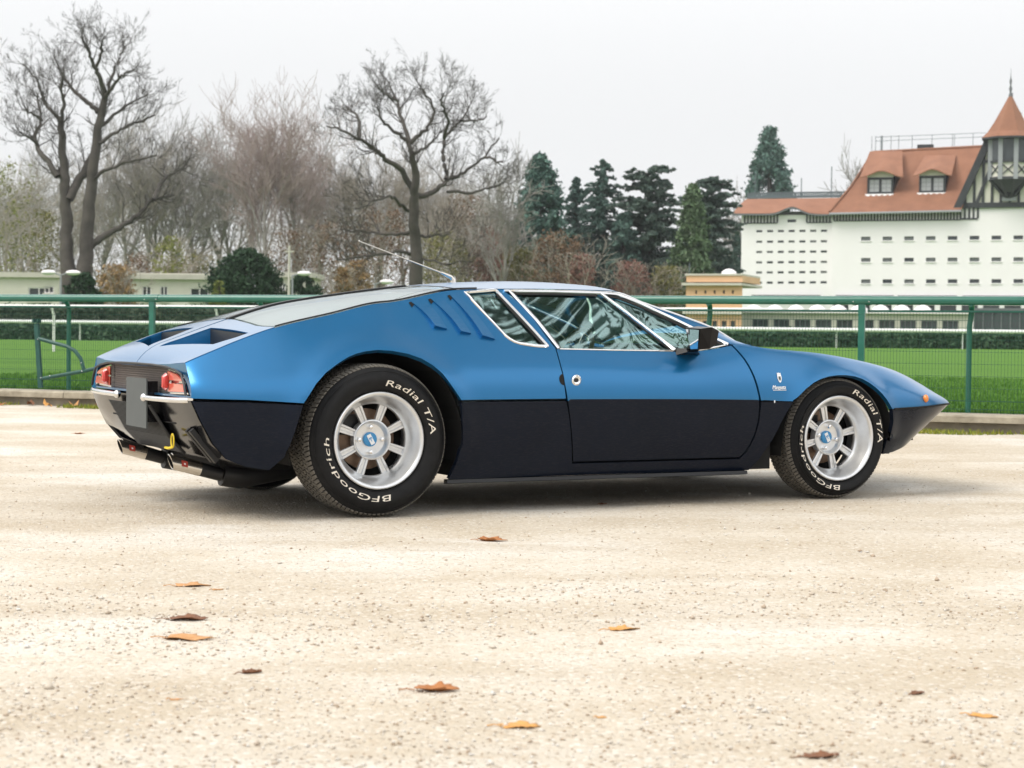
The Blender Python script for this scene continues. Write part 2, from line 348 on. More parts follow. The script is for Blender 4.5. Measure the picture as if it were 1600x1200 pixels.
# loose stones on the yard
def pebbles():
    r = np.random.default_rng(3); N = 30000
    d = 2.9+9.5*r.random(N)**1.7; x = (r.random(N)-.5)*d*.60; sz = .0018+.0045*r.random(N)**2.5+.008*(r.random(N) < .015)*r.random(N)
    band = (np.abs(d-5.4-.35*np.sin(x*2)) < .5); sz = np.where(band, sz*1.2, sz); keep = (r.random(N) < .30) | band | (d < 4.2); x, d, sz = x[keep], d[keep], sz[keep]; n = len(x)
    o = np.array([(1, 0, 0), (-1, 0, 0), (0, 1, 0), (0, -1, 0), (0, 0, .7), (0, 0, -.5)])
    V = o[None]*sz[:, None, None]*(1+.5*r.normal(size=(n, 6, 1)).clip(-.8, .8)); an = r.random(n)*6.28; c, s = np.cos(an)[:, None], np.sin(an)[:, None]
    V = np.stack([V[..., 0]*c-V[..., 1]*s*.7+x[:, None], V[..., 0]*s+V[..., 1]*c*.7+d[:, None], V[..., 2]+(sz*.25)[:, None]+np.array([yard_z(a, b) for a, b in zip(x, d)])[:, None]], -1).reshape(-1, 3)
    f = np.array([(0, 2, 4), (2, 1, 4), (1, 3, 4), (3, 0, 4), (2, 0, 5), (1, 2, 5), (3, 1, 5), (0, 3, 5)]); T = (f[None]+6*np.arange(n)[:, None, None]).reshape(-1, 3)
    o = tri_mesh('gravel_stones', V, T, leafy('loose_stones', [(.30, .25, .19), (.42, .32, .235), (.54, .48, .40), (.62, .58, .52), (.66, .64, .61)], .9, 3.)); tag(o, 'loose pale and dark stones strewn over the gravel yard', 'gravel', kind='stuff')
pebbles()
# grass blades: along the foot of the kerb and on the field behind the fence
def blades(name, n, s0, s1, n0, n1, h, z0, m, lab, seed):
    r = np.random.default_rng(seed); s = r.uniform(s0, s1, n); q = n0+(n1-n0)*r.random(n)**1.5; p = FM[None]+FD[None]*s[:, None]+FN[None]*q[:, None]
    cl = np.array([noise.noise(Vector((a*1.3, b*1.3, 2))) for a, b in p]); k = cl > (-.1 if n0 < 0 else -9); p = p[k]; n = len(p)
    hh = h*r.uniform(.5, 1.3, n); a = r.random(n)*6.28; w = .006+.004*r.random(n); t = r.normal(size=(n, 2))*.4
    B = np.concatenate([p, np.full((n, 1), z0)], 1); sx = np.stack([np.cos(a)*w, np.sin(a)*w, 0*a], -1)
    V = np.stack([B-sx, B+sx, B+np.stack([t[:, 0]*hh, t[:, 1]*hh, hh], -1)], 1).reshape(-1, 3)
    tag(tri_mesh(name, V, np.arange(3*n).reshape(n, 3), m), lab, 'grass', kind='stuff')
blades('grass', 16000, -11, 11, -.42, -.02, .045, -.01, leafy('verge_grass', [(.10, .15, .02), (.20, .24, .03), (.34, .30, .05)], .8, 2.), 'thin yellowish grass along the foot of the kerb', 4)
blades('grass', 160000, -9, 8.5, .35, 14, .05, GZ-.005, leafy('field_grass', [(.045, .12, .014), (.080, .19, .024), (.125, .25, .04)], .8, .8), 'short green grass growing behind the fence', 5)

# ------------------------------------------------------------------ kerb
def kerb():
    k = empty('kerb', fw(0, 0, 0), FROT); k['kind'] = 'structure'
    s = -24.
    cap = None; i = 0
    while s < 24:
        L = .98; m = MB(); g = .006; d1, d2 = random.uniform(-.006, .006), random.uniform(-.006, .006)
        V = []
        for ss in (s+g, s+L-g):
            for (n, z) in ((-.06, .085), (-.06, .135), (-.045, .152), (.26, .155), (.26, .085)): V.append((ss, n+(d1 if ss == s+g else d2), z+random.uniform(-.004, .004)))
        m.add(V, [(0, 1, 2, 3, 4), (9, 8, 7, 6, 5)]+[(j, j+5, (j+1) % 5+5, (j+1) % 5) for j in range(5)])
        m.build('kerb_stone', MT['kerb'], k); s += L; i += 1
    m = MB(); m.box(-24, 24, 0, .2, -.1, .088); m.build('kerb_base', MT['kerbdk'], k)
kerb()
# ------------------------------------------------------------------ rail fence
RN = .16
def fence():
    root = empty('rail_fence', fw(0, RN, .14), FROT, 'green tubular rail fence with wire mesh panels standing on the kerb behind the car', 'fence')
    sl, zl = fpx(0, 465, RN); sr, zr = fpx(1599, 470.5, RN)
    zr_ = (zl+zr)/2-.14; S0, S1 = sl-9, sr+9
    joints = [fpx(238, 470, RN)[0], fpx(1347, 470, RN)[0]]; jj = [S0]+joints+[S1]
    for a, b in zip(jj[:-1], jj[1:]):
        m = MB(); m.tube([(a+.004, 0, zr_), (b-.004, 0, zr_)], .038, 14); m.build('rail', MT['green'], root, True)
    for q in joints:                                                 # flat steel posts with a collar round the rail joint
        m = MB(); m.box(q-.028, q+.028, -.02, .02, -.02, zr_-.03); p = m.build('post', MT['green'], root)
        m = MB(); m.tube([(q-.085, 0, zr_), (q+.085, 0, zr_)], .0415, 14); m.box(q-.03, q+.03, -.022, .022, zr_-.12, zr_-.035); m.build('collar', MT['green'], p, True)
        for dx in (-.07, .07):
            m = MB(); m.ball((q+dx, -.04, zr_-.012), .006, 8); m.build('bolt', MT['chrome'], p, True)
    c0 = [fpx(px, 560, RN+.09)[0] for px in (105, 1515)]; n = 4
    for i in range(-4, n+5):                                         # goose-neck posts behind the mesh
        q = c0[0]+(c0[1]-c0[0])*i/n
        m = MB(); pts = [(q-.012, .13, -.02), (q-.012, .13, zr_-.22)]+[(q-.012+.03*math.sin(a), .13*math.cos(a), zr_-.22+.19*math.sin(a)) for a in np.linspace(.15, 1.57, 8)]
        m.tube(pts, .024, 10); m.build('curved_post', MT['green'], root, True)
    zt = fpx(60, 479, RN)[1]-.14
    e = [S0]+joints+[S1]
    for a, b in zip(e[:-1], e[1:]):                                  # welded mesh between the posts
        fr = MB(); fr.bar((a+.04, .05, zt), (b-.04, .05, zt), .012, .016); f_ = fr.build('mesh_panel', MT['green'], root)
        w = MB(); x = a+.05
        while x < b-.05: w.bar((x, .05, .01), (x, .05, zt), .0022, up=(0, 1, 0)); x += .028
        for z in np.arange(.02, zt, .105): w.bar((a+.04, .046, z), (b-.04, .046, z), .0028)
        for z in (.03, .10, zt-.03, zt-.10, zt-.22): w.bar((a+.04, .054, z+.02), (b-.04, .054, z+.02), .004)
        w.build('wires', MT['wire'], f_)['kind'] = 'stuff'
fence()
def bracket():
    P = lambda px, py: (lambda q: (q[0], q[1]))(fpx(px, py, .02))
    s0, z0 = P(64, 606); root = empty('barrier_bracket', fw(s0, .02, .15), FROT, 'dark green bent tube bracket on the kerb left of the car', 'bracket')
    L = lambda px, py: (lambda q: (q[0]-s0, 0, q[1]-.15))(P(px, py))
    m = MB(); m.bar(L(63.5, 606), L(57, 505), .05, .03, (0, 1, 0)); p = m.build('upright', MT['greendk'], root)
    m = MB(); a, b = L(53, 500), L(62, 500); m.box(a[0], b[0], -.03, .03, a[2]-.03, a[2]-.02); m.box(a[0], a[0]+.015, -.03, .03, a[2]-.03, a[2]+.012); m.box(b[0]-.015, b[0], -.03, .03, a[2]-.03, a[2]+.012); m.build('hook', MT['greendk'], p)
    m = MB(); m.tube([L(60, 529), L(85, 536), L(104, 541), L(117, 548), L(126, 560), L(131, 577)], .02, 10); m.build('upper_tube', MT['greendk'], root, True)
    m = MB(); m.tube([L(64, 592), L(110, 583.5), L(131, 580), L(168, 571)], .019, 10); m.build('lower_tube', MT['greendk'], root, True)
    for q in ((61, 530), (129, 567), (130, 580), (66, 590), (80, 587)):
        m = MB(); c = L(*q); m.ball((c[0], -.024, c[2]), .006, 8); m.build('bolt', MT['chrome'], root, True)
bracket()
# ------------------------------------------------------------------ running rails and hedge across the course
def running_rail(loc, rz, s0, s1, z, r, gap, lab):
    root = empty('running_rail', loc, rz, lab, 'rail')
    m = MB(); m.tube([(s0, 0, z-.2), (s1, 0, z-.2)], r, 8); m.build('rail', MT['whitep'], root, True)
    s = s0+.7
    while s < s1:
        m = MB(); m.tube([(s, .12, -.1), (s, .12, z-.45), (s, 0, z-.2)], .035, 6); m.build('post', MT['whitep'], root, True); s += gap
running_rail((0, 95, .2), 0, -62, 62, 1.15, .09, 6.5, 'long white running rail in front of the clipped hedge')
running_rail(fw(0, 26, .2), FROT, -40, -3.4, 1.42, .035, 5.2, 'thin white rail across the grass just behind the left of the green fence')
def hedge(s0, s1, n0, h, N, mat, lab, size):
    r = np.random.default_rng(11); s = r.uniform(s0, s1, N); q = r.uniform(0, 1.6, N); z = r.uniform(.2, h, N); f = r.random(N); q = np.where(f < .55, r.normal(.05, .05, N), q); z = np.where(f > .8, h-.02+r.normal(0, .05*h, N), z)
    V, T = scatter_tris(np.stack([s, n0+q, z], 1), size, seed=3)
    root = tri_mesh('hedge', V, T, mat); tag(root, lab, 'hedge')
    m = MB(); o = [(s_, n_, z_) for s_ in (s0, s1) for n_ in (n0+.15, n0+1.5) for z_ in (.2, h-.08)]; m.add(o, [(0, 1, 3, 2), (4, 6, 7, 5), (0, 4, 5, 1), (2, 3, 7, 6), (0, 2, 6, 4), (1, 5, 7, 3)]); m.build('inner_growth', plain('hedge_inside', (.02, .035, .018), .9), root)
hedge(-66, 66, 97, 1.06, 52000, leafy('hedge_leaves', [(.026, .062, .036), (.055, .115, .06), (.12, .19, .11)], .8, 1.2), 'long clipped dark hedge across the far side of the course', .20)
hedge(-66, -11, 103, 1.95, 26000, leafy('tall_hedge_leaves', [(.035, .055, .035), (.07, .10, .06), (.13, .155, .10)], .85, .5), 'taller grey green hedge in front of the white bungalows', .26)
# ------------------------------------------------------------------ buildings
MB_ = dict(
    wall=mottled('white_render', (.85, .815, .83), (.885, .85, .87), .4, .85), cream=mottled('cream_render', (.62, .60, .52), (.70, .68, .60), .5, .85), peach=mottled('peach_render', (.66, .40, .23), (.72, .45, .27), .5, .85),
    timber=plain('dark_timber', (.028, .032, .036), .6), pane=plain('window_pane', (.05, .06, .065), .12), paneg=plain('grey_blind', (.15, .16, .16), .4), panew=plain('net_curtain', (.45, .46, .48), .5), grey=plain('grey_trim', (.30, .31, .33), .6),
    stone=mottled('pale_stone', (.50, .48, .42), (.60, .57, .50), .8, .85), roofdk=plain('flat_roof', (.20, .20, .20), .8), rail=plain('roof_railing', (.10, .13, .14), .5), lead=plain('lead_grey', (.13, .14, .15), .5))
def tiles():
    t = NT('clay_roof_tiles'); o = t.coord('Object'); f = t.noise(o, .6, 4); g = t.noise(o, 6., 4, .7); w = t.new('ShaderNodeTexWave', wave_type='BANDS', bands_direction='Z'); w.inputs['Scale'].default_value = 1.4; w.inputs['Distortion'].default_value = 1.; t.l(o, w.inputs['Vector'])
    c = t.ramp(f, [(.3, (.235, .105, .058)), (.7, (.325, .150, .085))]); c = t.mix(t.math('MULTIPLY', g, .5), c, (.20, .085, .05)); t.base(c); t.set(Roughness=.85); t.bump(w.outputs['Fac'], .6, .05); return t.m
MB_['tile'] = tiles()
class Facade:
    """upright plane through a point; local x along it, local y away from the camera, local z up"""
    def __init__(s, px, D, yaw, gz=.3):
        q = at(px, 520, D); s.p = np.array([q[0], q[1], gz]); s.a = math.radians(yaw); s.d = np.array([math.cos(s.a), math.sin(s.a)]); s.n = np.array([-s.d[1], s.d[0]])
    def __call__(s, px, py, off=0.):
        r = ray(px, py); o = s.p[:2]+s.n*off; t = ((o-CAMP[:2])@s.n)/(r[:2]@s.n); q = CAMP+t*r
        return float((q[:2]-s.p[:2])@s.d), float(q[2]-s.p[2])
    def root(s, name, lab, cat, group=None): return empty(name, tuple(s.p), s.a, lab, cat, group)
def wall_holes(name, x0, x1, z0, z1, y, holes, m, parent, deep=.25, thick=.5):
    """wall sheet with real openings and reveals"""
    xs = sorted({x0, x1, *[h[0] for h in holes], *[h[1] for h in holes]}); zs = sorted({z0, z1, *[h[2] for h in holes], *[h[3] for h in holes]})
    V = []; F = []; idx = {}
    def v(x, yy, z):
        k = (round(x, 4), round(yy, 4), round(z, 4))
        if k not in idx: idx[k] = len(V); V.append(k)
        return idx[k]
    for a, b in zip(xs[:-1], xs[1:]):
        for c, d in zip(zs[:-1], zs[1:]):
            mx_, mz = (a+b)/2, (c+d)/2
            if any(h[0] < mx_ < h[1] and h[2] < mz < h[3] for h in holes): continue
            F.append((v(a, y, c), v(b, y, c), v(b, y, d), v(a, y, d)))
    for a, b, c, d in holes:
        for (p, q) in (((a, c), (b, c)), ((b, c), (b, d)), ((b, d), (a, d)), ((a, d), (a, c))):
            F.append((v(p[0], y, p[1]), v(p[0], y+deep, p[1]), v(q[0], y+deep, q[1]), v(q[0], y, q[1])))
    return mesh(name, V, F, m, parent)
def window(parent, a, b, c, d, y, pane, deep=.24, frame=.0, mull=0, sill=None, fm=None):
    m = MB(); m.box(a-.02, b+.02, y+deep-.01, y+deep+.04, c-.02, d+.02); w = m.build('window', pane, parent)
    if frame:
        m = MB(); m.box(a, a+frame, y+.05, y+.2, c, d); m.box(b-frame, b, y+.05, y+.2, c, d); m.box(a+frame, b-frame, y+.052, y+.2, d-frame, d); m.box(a+frame, b-frame, y+.052, y+.2, c, c+frame)
        for i in range(mull): x = a+(b-a)*(i+1)/(mull+1); m.box(x-frame/2, x+frame/2, y+.055, y+.2, c+frame, d-frame)
        m.build('frame', fm or MB_['timber'], w)
    if sill: m = MB(); m.box(a-.1, b+.1, y-.12, y+.1, c-.14, c-.002); m.build('sill', sill, w)
    return w

def grandstand():
    f = Facade(1300, 250, -18.5); R = f.root('grandstand', 'big white half timbered grandstand with orange tiled roof and turret at the right', 'building')
    X = lambda px, py=400, o=0: f(px, py, o)[0]
    Z = lambda px, py, o=0: f(px, py, o)[1]
    xl, xm, xr = X(1158), X(1300), X(1760, 400)
    zl = Z(1230, 340); zr = Z(1400, 334)
    # windows
    H1 = []; H2 = []
    for i in range(7):
        for j, py in enumerate((361.5, 378, 394, 410.2, 426, 442)):
            px = 1186.3+16.85*i-j*.1; x, z = f(px, py-.2-i*.12); H1.append((x-.42, x+.42, z-.15, z+.16))
    for i in range(13):
        for j, py in enumerate((373.2, 406.4, 439.8)):
            px = 1353.3+33.6*i+.12*i*i*.5; x, z = f(px, py-.27*i*(1.0 if j == 0 else .55 if j == 1 else .2)); H2.append((x-.62, x+.62, z-.26, z+.27))
    a = f(1574, 337); H3 = [(a[0]-.85, a[0]+.85, a[1]-.25, a[1]+.2)]; b = f(1237, 345); H4 = [(b[0]-.6, b[0]+.6, b[1]-.2, b[1]+.2)]
    zb = Z(1400, 461)
    wall_holes('wall', xl, xm, 0, zl+.35, 0, H1+H4, MB_['wall'], R); wall_holes('wall', xm+.003, xr, zb-.25, zr+1, -.35, H2, MB_['wall'], R)
    m = MB(); m.box(xm-.0, xm+.25, -.348, -.003, zb, zr+1); m.box(xl, xl+.3, .002, 22, 0, zl+.35); m.box(xl+.3, xr, 21.7, 22, 0, zr+1); m.build('end_wall', MB_['wall'], R)
    m = MB(); m.box(xl+.35, xr, .6, .7, .01, zr+.5); m.build('inner_wall', MB_['roofdk'], R)
    r = random.Random(5)
    for h in H1+H4: window(R, *h, 0, MB_['pane'] if r.random() < .7 else MB_['paneg'], .2, 0)
    for k, h in enumerate(H2): window(R, *h, -.35, MB_['paneg'] if (k % 3 == 0 and k < 12) or (k % 3 == 1 and k != 7) or k in (2, 8) else MB_['pane'], .2, .05, 0, MB_['wall'], MB_['lead'])
    # ledge and ground floor openings
    for (p0, p1) in ((1177, 1284), (1308, 1398), (1405, 1497), (1506, 1640)):
        m = MB(); m.box(X(p0), X(p1), -.9, -.352, zb-.25, zb-.05); m.build('ledge', MB_['lead'], R)
    ht = Z(1300, 476); hb = Z(1300, 492); H5 = []
    for i in range(12):
        x0 = X(1303+33.5*i); H5.append((x0, x0+2.1, hb, ht))
    wall_holes('ground_wall', xm+.003, xr, 0, zb-.27, -.3, H5, MB_['wall'], R)
    for h in H5: window(R, *h, -.3, MB_['pane'], .25, .08, 1)
    # timber frieze under the eaves
    for (p0, p1, t0, t1, n, y) in ((1163, 1214, 336, 348, 10, -.08), (1260, 1301, 335, 347, 8, -.08), (1303, 1500, 333.5, 344, 40, -.43)):
        za, zc = Z((p0+p1)/2, t1, 0), Z((p0+p1)/2, t0, 0); x0, x1 = X(p0), X(p1); m = MB()
        m.box(x0, x1, y-.06, y+.076, za-.12, za); m.box(x0, x1, y-.06, y+.076, zc+.1, zc+.3)
        for i in range(n+1): x = x0+(x1-x0)*i/n; m.box(x-.1, x+.1, y-.05, y+.07, za+.002, zc+.098)
        m.build('timber_frieze', MB_['timber'], R)
    # low roof with the raised eyebrow over the small window
    e0 = f(1145, 333, -1.2); e1 = f(1300, 334, -1.2); rd0 = f(1166, 311, 4); rd1 = f(1312, 308.5, 4); V = []; N = 34
    for i in range(N+1):
        t = i/N; x = e0[0]+(e1[0]-e0[0])*t; px = 1145+155*t; up = .95*math.exp(-((px-1238)/19)**2)
        ze = e0[1]+(e1[1]-e0[1])*t+up; V += [(x, -1.2, ze-.22), (x, -1.2, ze), (x*.55+.45*(rd0[0]+(rd1[0]-rd0[0])*t), 1.4, ze*.5+rd0[1]*.5+.15-up*.3), (rd0[0]+(rd1[0]-rd0[0])*t, 4, rd0[1])]
    F = [(4*i+k, 4*i+4+k, 4*i+5+k, 4*i+1+k) for i in range(N) for k in range(3)]; mesh('low_roof', V, F, MB_['tile'], R, True, sharp=40)
    V2 = [(v[0], v[1]-.02, v[2]-.05) for i, v in enumerate(V) if i % 4 == 0]+[(v[0], v[1]+1.1, v[2]-.05) for i, v in enumerate(V) if i % 4 == 0]+[(v[0], v[1]-.02, v[2]+.16) for i, v in enumerate(V) if i % 4 == 0]; n = N+1
    mesh('eaves', V2, [(i, i+1, n+i+1, n+i) for i in range(N)]+[(i, 2*n+i, 2*n+i+1, i+1) for i in range(N)], MB_['lead'], R)
    m = MB(); m.box(rd0[0], rd1[0], 4.01, 20, rd0[1]-.4, rd0[1]-.1); m.build('flat_roof', MB_['roofdk'], R)
    # balustrade on the flat roof
    a0 = f(1167, 308, 5); a1 = f(1322, 304, 5); zt = Z(1240, 300, 5); m = MB(); m.box(a0[0], a1[0], 4.9, 5.1, zt-.18, zt); m.box(a0[0], a1[0], 4.9, 5.1, a0[1]-.2, a0[1]+.1)
    n = 46
    for i in range(n): x = a0[0]+(a1[0]-a0[0])*i/n; (m.box(x-.1, x+.1, 4.92, 5.08, a0[1], zt-.1) if x > f(1242, 305, 5)[0] else m.box(x, x+.24, 4.94, 5.06, a0[1], zt-.1))
    m.build('balustrade', MB_['rail'], R)
    for (px, t) in ((1180, 270), (1252, 278), (1299, 260)):
        q = f(px, 303, 6); m = MB(); m.tube([(q[0], 6, q[1]-1), (q[0], 6, Z(px, t, 6))], .07, 6); m.build('mast', MB_['rail'], R)
    # main roof
    E0 = f(1296, 332, -1.6); E1 = f(1502, 327.5, -1.6); T0 = f(1364, 238, 7); T1 = f(1545, 228.5, 7)
    ec = (E0[0]+2.2, -1.6); V = [(E0[0], -1.6, E0[1]), (E1[0], -1.6, E1[1]), (T1[0], 7, T1[1]), (T0[0], 7, T0[1]), (E0[0]+1.2, 2.2, E0[1]+4), (E0[0], -1.6, E0[1]-.3), (E1[0], -1.6, E1[1]-.3), (E0[0]+1, 16, E0[1]), (T0[0], 10, T0[1]), (T1[0], 10, T1[1])]
    # sag the slope slightly near the eaves
    m = []; NV = []; K = 6; L = 12
    for i in range(L+1):
        for k in range(K+1):
            t = k/K; s_ = i/L; a_ = np.array(V[0])*(1-s_)+np.array(V[1])*s_; b_ = np.array(V[3])*(1-s_)+np.array(V[2])*s_; p = a_*(1-t)+b_*t; p[2] -= .55*math.sin(math.pi*t); NV.append(p)
    F = [(i*(K+1)+k, (i+1)*(K+1)+k, (i+1)*(K+1)+k+1, i*(K+1)+k+1) for i in range(L) for k in range(K)]
    b0 = len(NV); NV += [V[7], V[8], V[9], V[5], V[6]]; F += [tuple([b0]+[k for k in range(K+1)]+[b0+1])[::-1], (K, L*(K+1)+K, b0+2, b0+1), (0, b0+3, b0+4, L*(K+1))]
    rf = mesh('main_roof', NV, F, MB_['tile'], R, True, sharp=30)
    m = MB(); m.tube([(E0[0], -1.66, E0[1]-.2), (E1[0], -1.66, E1[1]-.2)], .16, 6); m.build('gutter', MB_['grey'], rf)
    m = MB(); m.tube([(E0[0], -1.55, E0[1]+.1), tuple(np.array(V[0])*.5+np.array(V[3])*.5+np.array([0, 0, -.5])), (T0[0], 7, T0[1]+.05)], .16, 6); m.tube([(T0[0], 7, T0[1]+.05), (T1[0], 7, T1[1]+.05)], .17, 6); m.build('ridge_tiles', MB_['tile'], rf, True)
    a = f(1433, 231, 8); b = f(1458, 227, 8); m = MB(); m.box(a[0], b[0], 8, 9, a[1]-.5, b[1]+.15); m.build('roof_vent', MB_['timber'], rf)
    # railing along the ridge
    g0 = f(1367, 237, 9); g1 = f(1540, 231, 9); zt = Z(1450, 211, 9); m = MB()
    for zz in (zt, zt-.55): m.bar((g0[0]+(.0), 9, zz-.12), (g1[0], 9, zz+.12), .06)
    for px in (1362, 1368, 1376, 1378, 1392, 1404, 1425, 1456, 1488, 1491, 1520, 1540): q = f(px, 236, 9); m.bar((q[0], 9, q[1]-.6), (q[0], 9, zt+.05), .16 if px == 1378 else .07)
    m.build('roof_railing', MB_['rail'], R)
    # dormers
    for (w0, w1, wt_, wb, rl, rr, re, rt0, rt1, rt) in ((1355, 1396, 277.5, 303, 1343.5, 1411, 275.5, 1359, 1410, 236.5), (1436, 1477.5, 275, 301, 1426.5, 1487, 273, 1445, 1494, 243)):
        o = 1.3; x0, x1 = f(w0, 290, o)[0], f(w1, 290, o)[0]; z0, z1 = f(w0, wb, o)[1], f(w0, wt_, o)[1]; zc = f(w0, wt_-9, o)[1]
        d = MB(); d.box(x0, x1, o+.3, 6, z0-.6, z1+.3); d = d.build('dormer', MB_['timber'], R)
        xm_ = (x0+x1)/2; arch = [(x0, z1+.02)]+[(x0+(x1-x0)*t, z1+.25+(zc-z1-.1)*math.sin(math.pi*t)) for t in np.linspace(0, 1, 11)]+[(x1, z1+.02)]
        m = MB(); m.prism(arch, o+.02, o+.28); m.build('gable_panel', MB_['cream'], d)
        m = MB(); w = (x1-x0); fr = .3
        for (a_, b_) in ((x0, x0+fr), (x1-fr, x1), (xm_-.17, xm_+.17)): m.box(a_, b_, o-.03, o+.25, z0, z1)
        m.box(x0+fr, x1-fr, o-.028, o+.25, z1-.3, z1); m.box(x0+fr, x1-fr, o-.028, o+.25, z0, z0+.25); m.build('window_frame', MB_['timber'], d)
        for (a_, b_) in ((x0+fr, xm_-.17), (xm_+.17, x1-fr)):
            m = MB(); m.box(a_, b_, o+.1, o+.16, z0+.25, z1-.3); m.build('casement', MB_['panew'], d)
            m = MB(); c_ = (a_+b_)/2; m.box(c_-.05, c_+.05, o+.04, o+.098, z0+.25, z1-.3); h_ = (z1-.3-z0-.25)/3
            for i in (1, 2): m.box(a_, c_-.052, o+.04, o+.098, z0+.25+h_*i-.04, z0+.25+h_*i+.04); m.box(c_+.052, b_, o+.04, o+.098, z0+.25+h_*i-.04, z0+.25+h_*i+.04)
            m.build('glazing_bar', MB_['grey'], d)
        m = MB(); n = 5
        for i in range(n): c_ = x0-.2+(w+.2)*(i+.5)/n; m.ball((c_, o-.1, z0-.45), (w+.2)/n/2*1.02, 10, (1, .5, 1.05))
        m.box(x0-.25, x1+.05, o-.12, o+.28, z0-.35, z0-.02); m.build('scalloped_sill', MB_['wall'], d, True)
        # swept roof with curved eave
        e = [f(rl, re+1, o-.9), f(rr, re, o-.9)]; tp = [f(rt0, rt, 6.), f(rt1, rt, 6.)]; V = []; N = 14
        for i in range(N+1):
            t = i/N; x = e[0][0]+(e[1][0]-e[0][0])*t; up = .95*math.sin(math.pi*t)**2*.9; z = e[0][1]+(e[1][1]-e[0][1])*t+up; xt = tp[0][0]+(tp[1][0]-tp[0][0])*t
            V += [(x, o-.9, z-.16), (x, o-.9, z), (.6*x+.4*xt, o+1.2, z*.6+tp[0][1]*.4-.1), (xt, 6, tp[0][1])]
        F = [(4*i+k, 4*i+4+k, 4*i+5+k, 4*i+1+k) for i in range(N) for k in range(3)]+[(0, 1, 2, 3), (4*N+3, 4*N+2, 4*N+1, 4*N)]
        mesh('dormer_roof', V, F, MB_['tile'], d, True, sharp=35)
        V = [(e[1][0]-.25, o-.8, e[1][1]-.1), (x1-.01, o+.3, z0-.2), (x1-.01, 6, z0+4.), (tp[1][0]-.1, 6, tp[1][1]-.1)]
        mesh('cheek', V, [(0, 1, 2, 3)], MB_['tile'], d)
    # half timbered gable
    go = -.55; gx = X(1578, 300, go); hw = gx-X(1500, 318, go); zb_ = Z(1500, 320, go); za = zb_+hw*2.28
    m = MB(); zk = Z(1540, 214, go); kx = hw-(zk-zb_)/2.28; m.prism([(gx-hw, zb_), (gx+hw, zb_), (gx+kx, zk), (gx-kx, zk)], go, 12); g = m.build('gable', MB_['cream'], R)
    m = MB(); k = .42
    for s_ in (-1, 1):
        m.bar((gx+s_*(hw+.5), go-.35, zb_-.9), (gx+s_*(kx+.15), go-.35, zk), .9, .7, (0, 1, 0)); m.bar((gx+s_*(hw-2.1), go-.12, zb_), (gx+s_*(kx+.15-1.6), go-.12, zk), k, .2, (0, 1, 0))
    m.build('barge_board', MB_['timber'], g)
    m = MB(); m.box(gx-hw-.4, gx+hw+.4, go-.17, go-.002, zb_-.45, zb_+.25)
    for i in range(-5, 6):
        x = gx+i*hw/5.6; h_ = (hw-abs(x-gx))*2.28
        if h_ > 1: m.box(x-.17, x+.17, go-.14, go-.003, zb_+.252, zb_+h_)
    m.box(gx-hw*.62, gx+hw*.62, go-.15, go-.004, zb_+hw*.86, zb_+hw*.86+.35); m.build('timber_frame', MB_['timber'], g)
    x0, x1 = X(1501, 330, -.35), X(1528, 330, -.35); z0, z1 = Z(1510, 342, -.35), Z(1510, 321, -.35); m = MB(); m.box(x0, x1, -.47, -.352, z0-.12, z0+.1)
    for i in range(5): x = x0+(x1-x0)*i/4; m.box(x-.13, x+.13, -.46, -.353, z0+.1, z1)
    m.build('timber_frame', MB_['timber'], g)
    # turret
    to = -2.0; tx = X(1577, 260, to); r = tx-X(1545.5, 260, to); zz = lambda py: Z(1577, py, to); oct_ = lambda R_, z, off=math.pi/8: [(tx+R_*math.cos(off+i*math.pi/4), to+R_*math.sin(off+i*math.pi/4), z) for i in range(8)]
    def ring(name, prof, m_, par, n=8):
        V = []; [V.extend(oct_(a_, b_)) for a_, b_ in prof]; F = [(i*8+k, i*8+(k+1) % 8, (i+1)*8+(k+1) % 8, (i+1)*8+k) for i in range(len(prof)-1) for k in range(8)]+[tuple(range(8))[::-1], tuple(range(8*len(prof)-8, 8*len(prof)))]
        return mesh(name, V, F, m_, par)
    T = ring('turret', [(r*.96, zz(281)), (r*.96, zz(216))], MB_['cream'], R)
    ring('turret_glazing', [(r*.985, zz(253)), (r*.985, zz(217))], MB_['pane'], T)
    for i in range(8):
        p, q = oct_(r, 0)[i], oct_(r, 0)[(i+1) % 8]
        m = MB(); m.bar((p[0], p[1], zz(282)), (p[0], p[1], zz(215)), .55, .5); m.build('turret_post', MB_['grey'], T)
        mid = ((p[0]+q[0])/2, (p[1]+q[1])/2); m = MB(); m.bar((p[0], p[1], zz(254)), (q[0], q[1], zz(254)), .3, .3); m.bar((p[0], p[1], zz(280)), (q[0], q[1], zz(280)), .35, .35)
        m.bar((p[0], p[1], zz(277)), (q[0], q[1], zz(256)), .12, .12); m.bar((p[0], p[1], zz(256)), (q[0], q[1], zz(277)), .12, .12); m.build('turret_brace', MB_['timber'], T)
        if p[1] < to+.5: m = MB(); m.bar((p[0]*.97+tx*.03, p[1], zz(280)), (tx+(p[0]-tx)*.12, go, zz(309)), .4, .5); m.build('turret_bracket', MB_['timber'], T)
    ring('turret_soffit', [(r*.2, zz(300)), (r*.94, zz(282))], MB_['timber'], T)
    m = MB(); m.box(tx-.9, tx+.9, go-.5, go-.2, zz(313), zz(307)); m.build('turret_corbel', MB_['grey'], T)
    re_ = tx-X(1532, 216, to); zt = zz(150); ze = zz(216); h_ = zt-ze
    ring('turret_eaves', [(re_*1.0, ze-.25), (re_*1.0, ze-.02)], MB_['timber'], T)
    ring('cone_roof', [(re_, ze-.01), (re_*.80, ze+h_*.13), (re_*.56, ze+h_*.38), (re_*.28, ze+h_*.72), (re_*.06, zt)], MB_['tile'], T)
